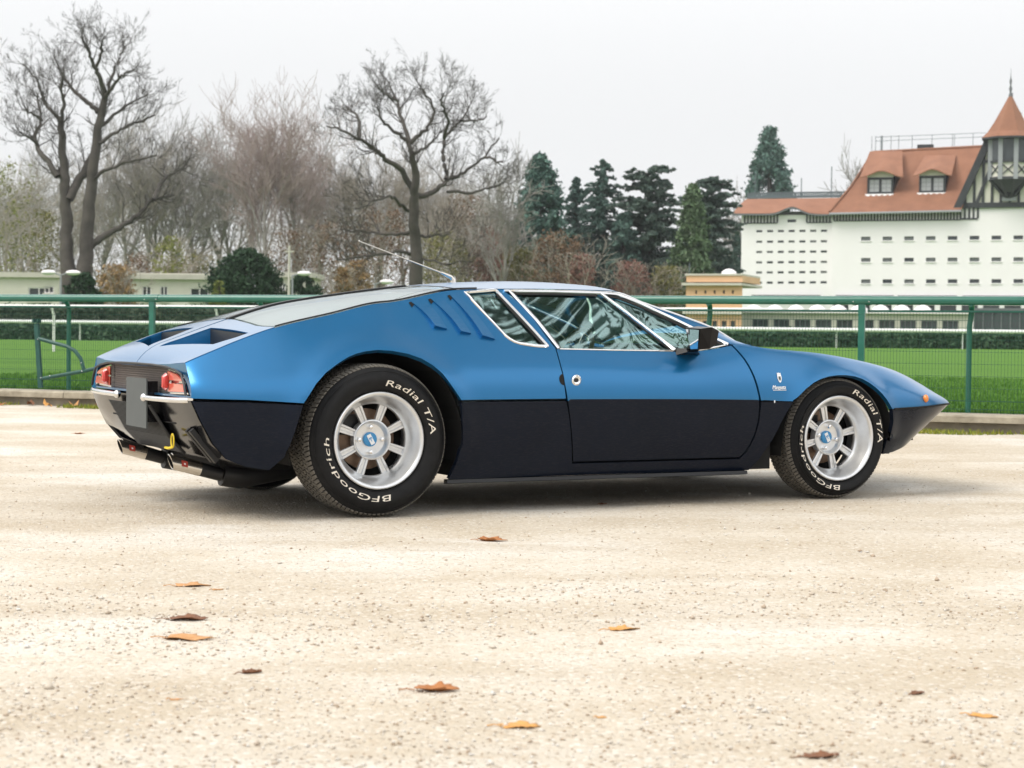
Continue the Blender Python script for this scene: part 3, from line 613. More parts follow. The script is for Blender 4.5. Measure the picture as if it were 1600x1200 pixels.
    m = MB(); x_ = tx; m.lathe([(.32, zt-.6), (.25, zt+.1), (.12, zt+.5), (.22, zt+.9), (.09, zt+1.4), (.17, zt+1.9), (.06, zt+2.4), (.04, zz(118)), (.015, zz(107))], 8, 'z', (tx, to, 0)); m.build('finial', MB_['lead'], T, True)
grandstand()

def pavilion():
    f = Facade(1350, 190, -19.5, .25); R = f.root('pavilion', 'low white pavilion with a row of dark windows in front of the grandstand', 'building')
    x0, x1 = f(1152, 505)[0], f(1512, 505)[0]; zt = f(1350, 489.5)[1]; H = []
    for i in range(10):
        px = 1175.3+33.0*i; a = f(px, 505)[0]; H.append((a, f(px+25, 505)[0], f(1350, 515)[1], f(1350, 500)[1]))
    wall_holes('wall', x0, x1, 0, zt, 0, H, MB_['stone'], R)
    for h in H: window(R, *h, 0, MB_['pane'], .22, .06, 2, None, MB_['lead'])
    m = MB(); m.box(x0-.3, x1+.3, -.5, 5, zt+.002, zt+.28); m.build('roof', MB_['wall'], R)
    m = MB(); m.box(x0, x0+.2, .002, 5, 0, zt); m.box(x1-.2, x1, .002, 5, 0, zt); m.box(x0+.2, x1-.2, 4.8, 5, 0, zt); m.build('end_wall', MB_['stone'], R)
    B = Facade(1560, 186, -19.5, .25); R = B.root('glazed_kiosk', 'dark glazed block at the right edge beside the white pavilion', 'building'); a, b = B(1522, 500)[0], B(1680, 500)[0]; z0, z1 = 0, B(1560, 483)[1]
    m = MB(); m.box(a, b, .15, 6, 0, z1-.15); m.build('glazing', MB_['pane'], R); m = MB(); m.box(a-.2, b, -.2, 6.2, z1-.148, z1+.1); m.build('roof', MB_['lead'], R)
    for i in range(12): x = a+(b-a)*i/11; m = MB(); m.box(x-.06, x+.06, .02, .148, 0, z1-.15); m.build('mullion', MB_['lead'], R)
    for i in range(9):                                               # pale sunshades folded on the terrace behind the pavilion
        px = 1178+33*i; q = at(px, 484, 215); rr = empty('parasol', (q[0], q[1], .3), 0, ('first', 'second', 'third', 'fourth', 'fifth', 'sixth', 'seventh', 'eighth', 'ninth')[i]+' white parasol from the left on the terrace behind the pavilion', 'parasol', 'white parasols on the terrace')
        zt = q[2]; m = MB(); m.lathe([(1.05, zt-.55), (.95, zt-.2), (.6, zt+.1), (.05, zt+.3)], 10); m.build('canopy', MB_['wall'], rr, True); m = MB(); m.tube([(0, 0, -.1), (0, 0, zt)], .05, 6); m.build('pole', MB_['rail'], rr)
pavilion()
def peach_house():
    f = Facade(1110, 152, -18); R = f.root('peach_building', 'peach coloured low building with pale cornice left of the grandstand', 'building')
    x0, x1 = f(1072, 450)[0], f(1160, 450)[0]; zc = f(1110, 446)[1]; zt = f(1110, 430.5)[1]; H = []
    for px in (1087.5, 1102, 1116.5, 1131, 1145): a = f(px, 456); H.append((a[0]-.085, a[0]+.085, a[1]-.16, a[1]+.13))
    for px in (1087.5, 1102, 1116.5, 1131, 1145): a = f(px, 506); H.append((a[0]-.2, a[0]+.2, a[1]-.3, a[1]+.25))
    wall_holes('wall', x0, x1, 0, zc, 0, H, MB_['peach'], R)
    for h in H: window(R, *h, 0, MB_['pane'], .2, 0, 0, MB_['stone'] if h[2] < 3 else None)
    m = MB(); m.box(x0-.3, x1, -.4, 9, zc+.002, zc+.2); m.build('cornice', MB_['stone'], R); m = MB(); m.box(x0, x1, .05, 8, zc+.282, zt); m.build('attic', MB_['peach'], R)
    m = MB(); m.box(x0-.1, x1, -.05, 8.1, zt+.002, zt+.15); m.build('coping', MB_['stone'], R); m = MB(); m.box(x0, x0+.2, .002, 8, 0, zc); m.build('end_wall', MB_['peach'], R)
    z9 = f(1110, 491)[1]; m = MB(); m.box(x0-.2, x1, -.35, -.003, z9, z9+.4); m.build('string_course', MB_['stone'], R)
    q = at(1138, 430, 240); h = MB(); h.ball((0, 0, 0), .65, 12, (1.05, .8, .75)); h = h.build('roof_dome', MB_['wall'], R, True); a = f(1139, 429, 3); h.location = (a[0], 3, a[1])
    m = MB(); a = f(1077, 430, 4); m.tube([(a[0], 4, a[1]), (a[0], 4, f(1077, 411, 4)[1])], .05, 6); m.build('mast', MB_['rail'], R)
peach_house()
def low_house(name, px0, px1, top, D, wins, lab, wallm, step=None):
    f = Facade((px0+px1)/2, D, -2, .28); R = f.root(name, lab, 'building'); x0, x1 = f(px0, 450)[0], f(px1, 450)[0]; zt = f(px0, top)[1]; H = []
    for (a, b, c, d) in wins: H.append((f(a, c)[0], f(b, c)[0], f(a, d)[1], f(a, c)[1]))
    wall_holes('wall', x0, x1, 0, zt, 0, H, wallm, R)
    for h in H: window(R, *h, 0, MB_['pane'], .2, .07, 1, MB_['stone'], MB_['wall'])
    m = MB(); m.box(x0-.3, x1+.3, -.35, 7, zt+.002, zt+.38); m.build('roof', MB_['stone'], R); m = MB(); m.box(x0, x0+.2, .002, 7, 0, zt); m.box(x1-.2, x1, .002, 7, 0, zt); m.build('end_wall', wallm, R)
    if step: m = MB(); a, b = f(step[0], 450)[0], f(step[1], 450)[0]; m.box(a, b, 1, 6, zt+.39, f(step[0], step[2])[1]); m.build('upper_storey', wallm, R)
low_house('bungalow', -60, 91, 432.5, 138, [(20-40, 28-40, 447, 458), (44, 77, 449, 470), (140-71, 84, 447, 458)], 'white flat roofed bungalow at the left edge under bare trees', MB_['cream'])
low_house('bungalow', 205, 341, 436, 140, [(222, 236, 447, 470), (250, 262, 447, 470), (297, 326, 450, 470)], 'cream flat roofed bungalow left of the dark round evergreen', MB_['cream'], (208, 330, 426))
low_house('bungalow', 428, 482, 433, 146, [(436, 446, 442, 455)], 'small white bungalow between the round evergreen and the bare oak', MB_['cream'])
low_house('bungalow', 165, 204, 430, 152, [(172, 184, 440, 452)], 'small tan bungalow behind thin brown shrubs left of the cream bungalow', MB_['stone'])

# ------------------------------------------------------------------ lamps
def lamp(px, py, D, heads, lab):
    q = at(px, py, D); h = q[2]-.28; R = empty('street_lamp', (q[0], q[1], .28), 0, lab, 'street lamp')
    m = MB(); m.tube([(0, 0, -.2), (0, 0, h)], [.09, .05], 8); m.build('pole', MB_['grey'], R, True)
    for s in heads:
        m = MB(); m.tube([(0, 0, h-.05), (s*.35, 0, h+.08)], .04, 6); a = m.build('arm', MB_['grey'], R)
        m = MB(); m.ball((s*.75, 0, h+.12), .42, 12, (1.1, .55, .38)); m.build('lamp_head', MB_['wall'], a, True)
lamp(95, 429, 112, (-1, 1), 'double headed street lamp with white hoods left of the dark shrub')
lamp(457, 430, 118, (1,), 'single headed street lamp beside the small white bungalow')
lamp(586, 443, 118, (1,), 'single white hooded lamp under the bare oak')
def pole(px, top, D, lab):
    q = at(px, top, D); R = empty('utility_pole', (q[0], q[1], .28), 0, lab, 'pole'); m = MB(); m.tube([(0, 0, -.2), (0, 0, q[2]-.28)], [.11, .07], 8); m.build('shaft', MB_['stone'], R, True); m = MB(); m.box(-.3, .3, -.05, .05, q[2]-.7, q[2]-.6); m.build('crossbar', MB_['stone'], R)
pole(452, 384, 121, 'thin pale pole standing behind the small white bungalow')
# ------------------------------------------------------------------ trees
BARK = dict(oak=bark('oak_bark', (.048, .042, .037), (.092, .080, .070)), grey=bark('grey_bark', (.25, .235, .215), (.36, .34, .315)), red=bark('reddish_twigs', (.33, .265, .245), (.42, .345, .32)), tan=bark('tan_twigs', (.30, .27, .225), (.39, .35, .295)))
def tubes(lines, n):
    """many tapered limbs as one mesh; a line is (points m x 3, radii m)"""
    by = {}
    for p, r in lines: by.setdefault(len(p), []).append((p, r))
    Vs = []; Fs = []; base = 0; ang = 2*np.pi*np.arange(n)/n; ca, sa = np.cos(ang), np.sin(ang)
    for m, L in by.items():
        P = np.array([l[0] for l in L]); Rr = np.array([l[1] for l in L]); d = np.gradient(P, axis=1); d /= np.linalg.norm(d, axis=2, keepdims=True)+1e-9
        ref = np.where(np.abs(d[..., 2:]) < .9, np.array([0, 0, 1.]), np.array([0, 1., 0])); x = np.cross(d, ref); x /= np.linalg.norm(x, axis=2, keepdims=True)+1e-9; y = np.cross(x, d)
        V = P[:, :, None]+Rr[:, :, None, None]*(x[:, :, None]*ca[None, None, :, None]+y[:, :, None]*sa[None, None, :, None]); k = len(L)
        i = base+np.arange(k*m*n).reshape(k, m, n); F = np.stack([i[:, :-1], np.roll(i, -1, 2)[:, :-1], np.roll(i, -1, 2)[:, 1:], i[:, 1:]], -1).reshape(-1, 4)
        Vs.append(V.reshape(-1, 3)); Fs.append(F); base += k*m*n
    return np.concatenate(Vs), np.concatenate(Fs)
def limb(r, p, d, L, r0, r1, m=5, wob=.22, lift=.1):
    P = [np.array(p, float)]; d = np.array(d, float); d /= np.linalg.norm(d)
    for i in range(m-1):
        d = d+r.normal(0, wob, 3)+np.array([0, 0, lift]); d /= np.linalg.norm(d); P.append(P[-1]+d*L/(m-1))
    return np.array(P), np.linspace(r0, r1, m)
def twigs(r, parent, level, out, rmin, spread=.9, dens=1., lift=.1, lr=(.45, .75)):
    P, R = parent; Lp = np.linalg.norm(np.diff(P, axis=0), axis=1).sum()
    k = max(2, int(dens*(5 if level > 1 else 6)*r.uniform(.8, 1.2)))
    for j in range(k):
        t = r.uniform(.25, 1.) if j else 1.; q = t*(len(P)-1); i = min(int(q), len(P)-2); p = P[i]+(P[i+1]-P[i])*(q-i); rad = (R[i]+(R[i+1]-R[i])*(q-i))*r.uniform(.5, .75)
        d = P[i+1]-P[i]; d = d/(np.linalg.norm(d)+1e-9); v = r.normal(size=3); v -= v@d*d; v /= np.linalg.norm(v)+1e-9; nd = d*r.uniform(.5, .9)+v*r.uniform(.4, 1.)*spread
        L = Lp*r.uniform(*lr); l = limb(r, p, nd, L, max(rad, rmin), max(rad*.45, rmin*.8), 5 if level > 1 else 4, .13, lift); out.append((l, level))
        if level > 1: twigs(r, l, level-1, out, rmin, spread, dens, lift, lr)
def bare_tree_meshes(seed, H, levels=4, dens=1., r0=.3, spread=.9, upright=.5, rmin=.02, stem=.3, clump=None):
    r = np.random.default_rng(seed); tr = limb(r, (0, 0, -.3), (r.normal()*.04, r.normal()*.04, 1), H*.72, r0, r0*.3, 8, .05, .05); out = []
    k = int(10*dens)
    for j in range(k):
        t = r.uniform(stem, 1.); q = t*7; i = min(int(q), 6); p = tr[0][i]+(tr[0][i+1]-tr[0][i])*(q-i); a = r.uniform(0, 6.28); d = np.array([math.cos(a)*(1-upright*.5), math.sin(a)*(1-upright*.5), upright+.25*t])
        l = limb(r, p, d, H*r.uniform(.26, .42)*(1.25-.5*t), tr[1][i]*.55, tr[1][i]*.16, 6, .16, .12); out.append((l, 9)); twigs(r, l, levels-1, out, rmin, spread, 1., .1)
    return tr, out
def tree_obj(name, tr, out, mb, mt, lab, group=None, n0=8, scale=1.):
    big = [l for l, k in out if k >= 9]; small = [l for l, k in out if k < 9]
    V, F = tubes([tr] if isinstance(tr, tuple) else tr, n0); R = empty(name, (0, 0, 0), 0, lab, 'tree', group)
    tri_mesh('trunk', V, F, mb, R, smooth=True); parts = []
    if big: V1, F1 = tubes(big, 6); parts.append((V1, F1, 0))
    V2, F2 = tubes(small, 3); parts.append((V2, F2, 1)); b = 0; Vs = []; Fs = []; mi = []
    for v, f_, k in parts: Vs.append(v); Fs.append(f_+b); b += len(v); mi += [k]*len(f_)
    tri_mesh('crown', np.concatenate(Vs), np.concatenate(Fs), [mb, mt], R, mi, smooth=True); return R
# two large bare trees traced limb by limb
def hero(name, D, trunks, limbs, seed, lab, levels, rmin, lift, jit, gz=.28):
    r = np.random.default_rng(seed); c = at(trunks[0][0][0][0], 450, D); o = np.array([c[0], c[1], gz]); px2m = D/FPX
    def line(pts, w0, w1, dep):
        n = len(pts); Q = []
        for i, (x, y) in enumerate(pts): Q.append(at(x, y, D+dep*(i/(n-1)) if n > 1 else D)-o)
        Q = np.array(Q); k = 4; t = np.linspace(0, n-1, (n-1)*k+1); P = np.stack([np.interp(t, range(n), Q[:, j]) for j in range(3)], 1)
        for _ in range(2): P[1:-1] = .25*P[:-2]+.5*P[1:-1]+.25*P[2:]
        P[1:-1] += r.normal(0, .05, P[1:-1].shape); return P, np.linspace(w0, w1, len(P))*px2m/2*1.15
    T = []
    for pts, w0, w1 in trunks:
        P, R = line(pts, w0, w1, r.normal()*1.5); P[0, 2] = -.4; R[:3] *= (1.25, 1.12, 1.05); T.append((P, R))
    out = []
    for pts, w0, w1 in limbs: out.append((line(pts, w0, w1, r.normal()*jit), 9))
    base = [l for l, _ in out]+[(p[len(p)//2:], q[len(q)//2:]) for p, q in T]
    for l in base:
        P, R = l; L = np.linalg.norm(np.diff(P, axis=0), axis=1).sum(); k = int(5+L*1.5)
        for j in range(k):
            t = r.uniform(.3, 1.)**.8; q = t*(len(P)-1); i = min(int(q), len(P)-2); p = P[i]+(P[i+1]-P[i])*(q-i); d = P[i+1]-P[i]; d /= np.linalg.norm(d)+1e-9; v = r.normal(size=3); v -= v@d*d; v /= np.linalg.norm(v)
            nl = limb(r, p, d*.6+v*r.uniform(.5, 1)+np.array([0, 0, lift]), r.uniform(1.0, 2.3)*(1.2-.4*t), min(R[i]*.5, .060), max(rmin, R[i]*.08), 6, .14, lift); out.append((nl, 3)); twigs(r, nl, levels, out, rmin, .62, .8, lift*.4, (.40, .64))
    R = tree_obj(name, T, out, BARK['oak'], BARK['oak'], lab, None, 10); R.location = o; return R
hero('bare_tree', 130, [([(107, 442), (104, 380), (102, 320), (102, 280), (98, 240), (96, 188)], 20, 9), ([(132, 442), (135, 385), (138, 320), (148, 248), (154, 200), (164, 152)], 22, 9)], [
    ([(90, 276), (72, 246), (56, 228), (54, 208), (66, 188), (58, 150)], 9, 3), ([(101, 284), (96, 275), (88, 268)], 9, 8), ([(108, 312), (122, 285), (140, 255), (148, 240)], 12, 12), ([(138, 390), (158, 372), (180, 360), (204, 345), (224, 328), (240, 312), (272, 304)], 12, 3),
    ([(240, 312), (248, 292), (260, 276), (280, 266), (298, 260)], 6, 2), ([(144, 282), (160, 268), (178, 260), (210, 250), (244, 243)], 6, 2), ([(154, 200), (170, 188), (188, 172), (208, 158), (230, 148)], 6, 2), ([(164, 152), (174, 138), (184, 124), (196, 114), (210, 108)], 6, 2),
    ([(156, 224), (174, 212), (192, 200), (216, 190), (242, 180)], 6, 2), ([(152, 176), (136, 158), (120, 148), (108, 132), (96, 116), (82, 82)], 7, 2), ([(96, 188), (84, 176), (74, 168), (66, 148), (56, 124), (36, 100)], 6, 2), ([(164, 152), (160, 128), (148, 108), (142, 90), (137, 76), (126, 58)], 8, 2), ([(148, 108), (158, 86), (157, 70), (163, 58)], 5, 2), ([(96, 188), (100, 160), (94, 136), (100, 110)], 6, 2),
    ([(164, 152), (178, 110), (186, 90), (195, 72)], 5, 2), ([(66, 188), (50, 176), (34, 172)], 4, 2), ([(58, 226), (44, 214), (30, 206)], 4, 2)], 21, 'tall bare tree with two dark trunks rising above the left bungalow', 3, .0075, .16, 3)
hero('bare_tree', 120, [([(652, 444), (648, 375), (646, 326), (650, 301), (648, 270), (644, 240)], 17, 8)], [
    ([(645, 300), (631, 270), (612, 254), (594, 242), (578, 228), (561, 216), (534, 202), (510, 197)], 9, 2), ([(561, 216), (562, 198), (560, 182), (548, 172), (540, 166)], 6, 2), ([(644, 240), (640, 224), (636, 208), (631, 193), (624, 176), (622, 158), (612, 142), (608, 128)], 8, 2), ([(638, 222), (618, 206), (601, 193), (594, 180), (590, 166)], 6, 2),
    ([(641, 224), (656, 210), (668, 200), (680, 174), (666, 150), (656, 134)], 7, 2), ([(650, 305), (666, 306), (678, 301), (690, 290), (699, 284), (720, 272), (737, 259), (758, 245), (780, 216)], 9, 2), ([(697, 280), (694, 256), (692, 235), (694, 216), (708, 200), (722, 188), (737, 158)], 7, 2), ([(694, 216), (700, 190), (697, 175), (688, 160), (692, 146)], 5, 2), ([(758, 245), (772, 248), (786, 254)], 4, 2),
    ([(647, 364), (620, 366), (590, 364), (560, 362), (531, 359)], 6, 2), ([(648, 368), (672, 368), (699, 366)], 5, 2), ([(647, 398), (620, 394), (573, 399), (550, 404), (527, 406)], 6, 2), ([(640, 330), (620, 312), (608, 305), (580, 318), (555, 326)], 5, 2), ([(699, 300), (730, 302), (760, 294), (782, 290)], 5, 2), ([(622, 158), (604, 150), (590, 136)], 4, 2), ([(648, 240), (660, 232), (676, 222), (690, 205)], 5, 2), ([(720, 188), (740, 190), (760, 182)], 4, 2), ([(650, 400), (690, 412), (740, 408)], 4, 2)], 22, 'broad bare oak with a dark crooked crown behind the car roof', 3, .0075, .14, 3)
# the bare wood behind
def wood():
    var = []
    for i, (H, mb, mt, up, sp, dens) in enumerate([(17, 'grey', 'grey', .95, .7, 1.3), (15, 'grey', 'tan', .8, .9, 1.2), (18, 'grey', 'red', 1.1, .7, 1.4), (13, 'oak', 'tan', .5, 1., 1.2), (16, 'grey', 'grey', .6, .9, 1.2)]):
        tr, out = bare_tree_meshes(40+i, H, 4, dens, .26, sp, up, .017, .42 if up > .55 else .25); R = tree_obj('bare_tree', tr, out, BARK[mb], BARK[mt], 'x'); var.append((R, H))
    W = [(-25, 270, 165, 1), (10, 262, 172, 0), (38, 290, 178, 4), (68, 268, 190, 0), (96, 262, 200, 4), (118, 285, 186, 1), (150, 262, 188, 0), (178, 252, 175, 0), (205, 215, 180, 0), (232, 232, 178, 1), (246, 205, 184, 0), (268, 238, 190, 4), (290, 226, 178, 0), (312, 240, 186, 0), (334, 222, 182, 4), (352, 215, 176, 2), (372, 230, 192, 0),
         (392, 196, 172, 2), (415, 186, 170, 2), (438, 184, 176, 2), (462, 192, 172, 2), (480, 215, 190, 4), (500, 240, 184, 2), (522, 252, 180, 0), (545, 240, 186, 4), (566, 256, 178, 1), (588, 262, 184, 0), (612, 250, 188, 4), (634, 262, 180, 1), (668, 268, 182, 0), (690, 262, 190, 4), (712, 290, 178, 3), (735, 296, 170, 3), (752, 312, 176, 3), (770, 330, 182, 3), (790, 338, 186, 1), (812, 340, 196, 2)]
    used = set(); cnt = {}; ORD = ['first', 'second', 'third', 'fourth', 'fifth', 'sixth', 'seventh', 'eighth']; words = {0: 'slender grey bare tree', 1: 'tan twigged bare tree', 2: 'reddish topped bare tree', 3: 'low spreading bare tree', 4: 'grey bare tree with open crown'}
    for px, top, D, k in [w_ for i_, w_ in enumerate(W) if i_ % 4 != 3]:
        R, H = var[k]; o = R if k not in used else copy_tree(R); used.add(k)
        q = at(px, top, D); s = (q[2]-.3)/(H*1.06); o.location = (q[0], q[1], .3); o.scale = (s*random.uniform(.9, 1.15),)*2+(s,); o.rotation_euler = (0, 0, random.uniform(0, 6.28))
        o['group'] = 'bare trees of the wood'
        where = 'behind the two-trunked tree' if px < 200 else 'behind the cream bungalow' if px < 345 else 'above the round evergreen' if px < 500 else 'behind the bare oak' if px < 700 else 'between the oak and the conifers'
        key = (k, where); cnt[key] = cnt.get(key, -1)+1; o['label'] = ORD[cnt[key]]+' '+words[k]+' from the left '+where
    pale, out = bare_tree_meshes(60, 15, 4, 1., .3, .9, .9, .03, .25)
    for px, top, D, lab in ((1143, 318, 262, 'pale bare tree between the conifers and the grandstand'), (1326, 262, 300, 'bare tree showing over the low roof beside the orange roof'), (790, 262, 160, 'thin bare tree left of the tallest dark conifer')):
        R = tree_obj('bare_tree', pale, out, BARK['grey'], BARK['grey'], lab) if px == 1143 else copy_tree(R); R['label'] = lab; q = at(px, top, D); s = (q[2]-.3)/15.5; R.location = (q[0], q[1], .3); R.scale = (s*.8, s*.8, s); R.rotation_euler = (0, 0, px)
wood()
# evergreens
def clumps(cent, rad, per, size, seed, drop=0., flat=.75):
    r = np.random.default_rng(seed); n = len(cent); P = np.repeat(cent, per, 0)+r.normal(size=(n*per, 3))*np.repeat(rad, per)[:, None]*np.array([1, 1, flat])*.55
    P[:, 2] -= drop*r.random(len(P)); return scatter_tris(P, size, seed=seed+1)
EV = dict(sequoia=leafy('sequoia_foliage', [(.050, .104, .088), (.084, .158, .130), (.118, .20, .162)], .8, .5), fir=leafy('fir_needles', [(.046, .092, .080), (.078, .138, .116), (.112, .178, .146)], .8, .5), cedar=leafy('cedar_needles', [(.050, .088, .078), (.085, .128, .105), (.12, .162, .128)], .8, .5), cypress=leafy('cypress_foliage', [(.065, .11, .06), (.105, .165, .085), (.15, .21, .11)], .8, .5), yew=leafy('yew_foliage', [(.014, .038, .018), (.024, .056, .026), (.038, .078, .036)], .8, .9))
def evergreen(px, base, top, halfw, D, shape, mat, lab, seed, n=330, per=46, size=.34, tiers=None, cat='tree', name='conifer'):
    r = np.random.default_rng(seed); q = at(px, top, D); gz = .3; H = q[2]-gz if D > 100 else 15; w = halfw*D/FPX*(1.6 if tiers else 1.2) if D > 100 else 6.5; R = empty(name, (q[0], q[1], gz), 0, lab, cat)
    prof = pchip(shape)
    if tiers:                                                        # separate whorls of drooping boughs
        C = []; rad = []; L = []
        z = H*.06
        while z < H*.985:
            t = z/H; rr = w*float(prof(t)); k = max(2, int(2+2.4*rr/w))
            for j in range(k):
                a = r.uniform(0, 6.28); reach = rr*r.uniform(.45, 1.2)
                for e in np.linspace(.15, 1, 7):
                    C.append((math.cos(a)*reach*e, math.sin(a)*reach*e, z+reach*(tiers[1]*e-tiers[2]*e*e)+r.normal()*.1)); rad.append(.22+.30*(1-e)*rr/w+tiers[3]*.35)
                L.append((np.array([(0, 0, z), (math.cos(a)*reach*.5, math.sin(a)*reach*.5, z+reach*(tiers[1]*.5-tiers[2]*.25)), (math.cos(a)*reach*.95, math.sin(a)*reach*.95, z+reach*(tiers[1]*.95-tiers[2]*.9))]), np.array([.09, .05, .02])))
            z += H*tiers[0]*r.uniform(.4, 1.0)*.5
        C = np.array(C); rad = np.array(rad); per = int(per*330/len(C)*1.) or 10; rad *= np.clip(1.25-C[:, 2]/H, .35, 1); V, T = clumps(C, rad, max(8, int(per*1.3)), size*.66, seed, .1, .40)
    else:
        t = r.random(n)**.85; t = t if D > 100 else .56+.44*t; a = r.uniform(0, 6.28, n); rr = prof(t)*w*(.50+.5*r.random(n)); C = np.stack([np.cos(a)*rr, np.sin(a)*rr, t*H*.97], -1); rad = .22*w*(.45+.6*prof(t))*r.uniform(.6, 1.2, n)
        V, T = clumps(C, rad, per, size, seed); L = []
    L.append((np.array([(0, 0, -.3), (.05, 0, H*.4), (0, .05, H*.75), (0, 0, H*.98)]), np.array([.45, .32, .18, .03])*(max(.5, H/18) if D > 100 else .55))); 
    V1, F1 = tubes([l for l in L if len(l[0]) == 4], 8); tri_mesh('trunk', V1, F1, BARK['oak'], R, smooth=True)
    if len(L) > 1: V2, F2 = tubes([l for l in L if len(l[0]) == 3], 4); tri_mesh('boughs', V2, F2, BARK['oak'], R)['kind'] = 'stuff'
    tri_mesh('crown', V, T, mat, R); return R
col = [(0, .80), (.15, .98), (.4, 1.), (.62, .85), (.8, .62), (.93, .38), (1, .12)]
evergreen(843, 440, 236, 39, 176, col, EV['sequoia'], 'tall dense dark green sequoia standing leftmost of the conifers', 71, 420, 52, .36)
evergreen(900, 440, 273, 24, 186, [(0, .9), (.5, .9), (.8, .6), (1, .08)], EV['fir'], 'thin ragged fir between the sequoia and the pointed fir', 72, tiers=(.035, .25, .45, .35), per=70, size=.36)
evergreen(943, 440, 247, 38, 180, [(0, .85), (.35, .85), (.6, .75), (.8, .5), (.93, .3), (1, .05)], EV['fir'], 'pointed dark fir with drooping tiers and a narrow top', 73, tiers=(.032, .35, .45, .4), per=95, size=.36)
evergreen(1014, 440, 262, 48, 178, [(0, .95), (.3, 1.), (.6, .85), (.85, .62), (1, .42)], EV['cedar'], 'broad cedar with layered boughs and a flat top', 74, tiers=(.05, .5, .35, .75), per=150, size=.40)
evergreen(1112, 440, 277, 30, 190, [(0, .8), (.4, .9), (.75, .9), (.92, .8), (1, .4)], EV['cedar'], 'dark flat topped cedar behind the light green cypress', 75, tiers=(.05, .4, .3, .7), per=130, size=.40)
evergreen(1083, 440, 282, 31, 172, [(0, .95), (.2, 1.), (.5, .85), (.8, .5), (.95, .22), (1, .08)], EV['cypress'], 'light green conical cypress in front of the dark cedar', 76, 380, 50, .32)
evergreen(1204, 440, 192, 46, 290, [(0, .95), (.15, 1.), (.35, .92), (.6, .72), (.8, .48), (.93, .25), (1, .06)], EV['sequoia'], 'tall conical sequoia rising behind the low roof of the grandstand', 77, 460, 50, .52)
evergreen(1152, 440, 358, 11, 258, [(0, .9), (.5, 1.), (.85, .6), (1, .1)], EV['fir'], 'narrow dark evergreen against the left end of the grandstand', 78, 140, 40, .45)
evergreen(975, 440, 330, 26, 176, [(0, .95), (.5, .9), (.85, .5), (1, .15)], EV['fir'], 'low dark fir filling the gap between pointed fir and cedar', 79, 200, 44, .38)
evergreen(384, 440, 389, 53, 124, [(0, .92), (.3, 1.), (.6, .92), (.85, .62), (.97, .25), (1, .1)], EV['yew'], 'dark round evergreen bush in front of the bare wood', 80, 420, 46, .20, cat='bush', name='evergreen_bush')
evergreen(472, 440, 428, 26, 128, [(0, .9), (.5, 1.), (.9, .6), (1, .2)], EV['yew'], 'low dark evergreen bush beside the small white bungalow', 81, 160, 40, .2, cat='bush', name='evergreen_bush')
evergreen(130, 440, 425, 24, 122, [(0, .9), (.5, 1.), (.9, .6), (1, .2)], EV['yew'], 'dark evergreen bush at the foot of the two-trunked tree', 82, 160, 40, .2, cat='bush', name='evergreen_bush')
evergreen(343, 440, 436, 14, 118, [(0, .9), (.5, 1.), (1, .3)], leafy('light_shrub', [(.10, .13, .03), (.16, .19, .05), (.24, .25, .08)]), 'small light green shrub at the left foot of the round evergreen', 83, 90, 36, .16, cat='bush', name='bush')
# loose twiggy shrubs and small leafy trees along the edge of the wood
SH = dict(brown=leafy('brown_twigs_leaves', [(.115, .075, .045), (.165, .105, .065), (.215, .145, .095)], .85, .6), olive=leafy('olive_leaves', [(.11, .115, .04), (.17, .165, .055), (.23, .21, .085)], .85, .6), red=leafy('reddish_leaves', [(.17, .085, .065), (.23, .12, .095), (.27, .16, .13)], .85, .6), straw=leafy('straw_leaves', [(.24, .16, .075), (.31, .21, .10), (.36, .25, .13)], .85, .6), grey=leafy('grey_brown_twigs', [(.17, .155, .135), (.23, .21, .19), (.29, .27, .245)], .85, .6), grn=leafy('yellow_green_leaves', [(.12, .15, .035), (.19, .21, .055), (.26, .26, .09)], .85, .6))
def shrub(px, top, halfw, D, mat, lab, seed, per=9, n=260, size=.20, cat='shrub', name='shrub'):
    r = np.random.default_rng(seed); q = at(px, top, D); gz = .3; H = q[2]-gz; w = halfw*D/FPX; R = empty(name, (q[0], q[1], gz), 0, lab, cat); L = []; ends = []
    for j in range(9):
        a = r.uniform(0, 6.28); l = limb(r, (0, 0, -.2), (math.cos(a)*w/H*.9, math.sin(a)*w/H*.9, 1), H*.75, .09, .03, 6, .12, .1); L.append((l, 9)); o = []; twigs(r, l, 2, o, .018, 1., 1., .08, (.35, .6)); L += o; ends += [x[0][0][-1] for x in o]
    V, F = tubes([l for l, k in L if k == 9], 5); tri_mesh('stem', V, F, BARK['tan'], R); V, F = tubes([l for l, k in L if k < 9], 3); V[:, 2] = np.minimum(V[:, 2], H*1.02); tri_mesh('twigs', V, F, BARK['tan'], R)
    t = r.random((n, 3)); a = t[:, 0]*6.28; rr = np.sqrt(t[:, 1])*w*np.sqrt(np.maximum(.05, 1-(t[:, 2]-.35)**2*1.9)); C = np.stack([np.cos(a)*rr, np.sin(a)*rr, t[:, 2]*H], -1); V, T = clumps(C, np.full(n, w*.22), per, size, seed); tri_mesh('leaves', V, T, mat, R)
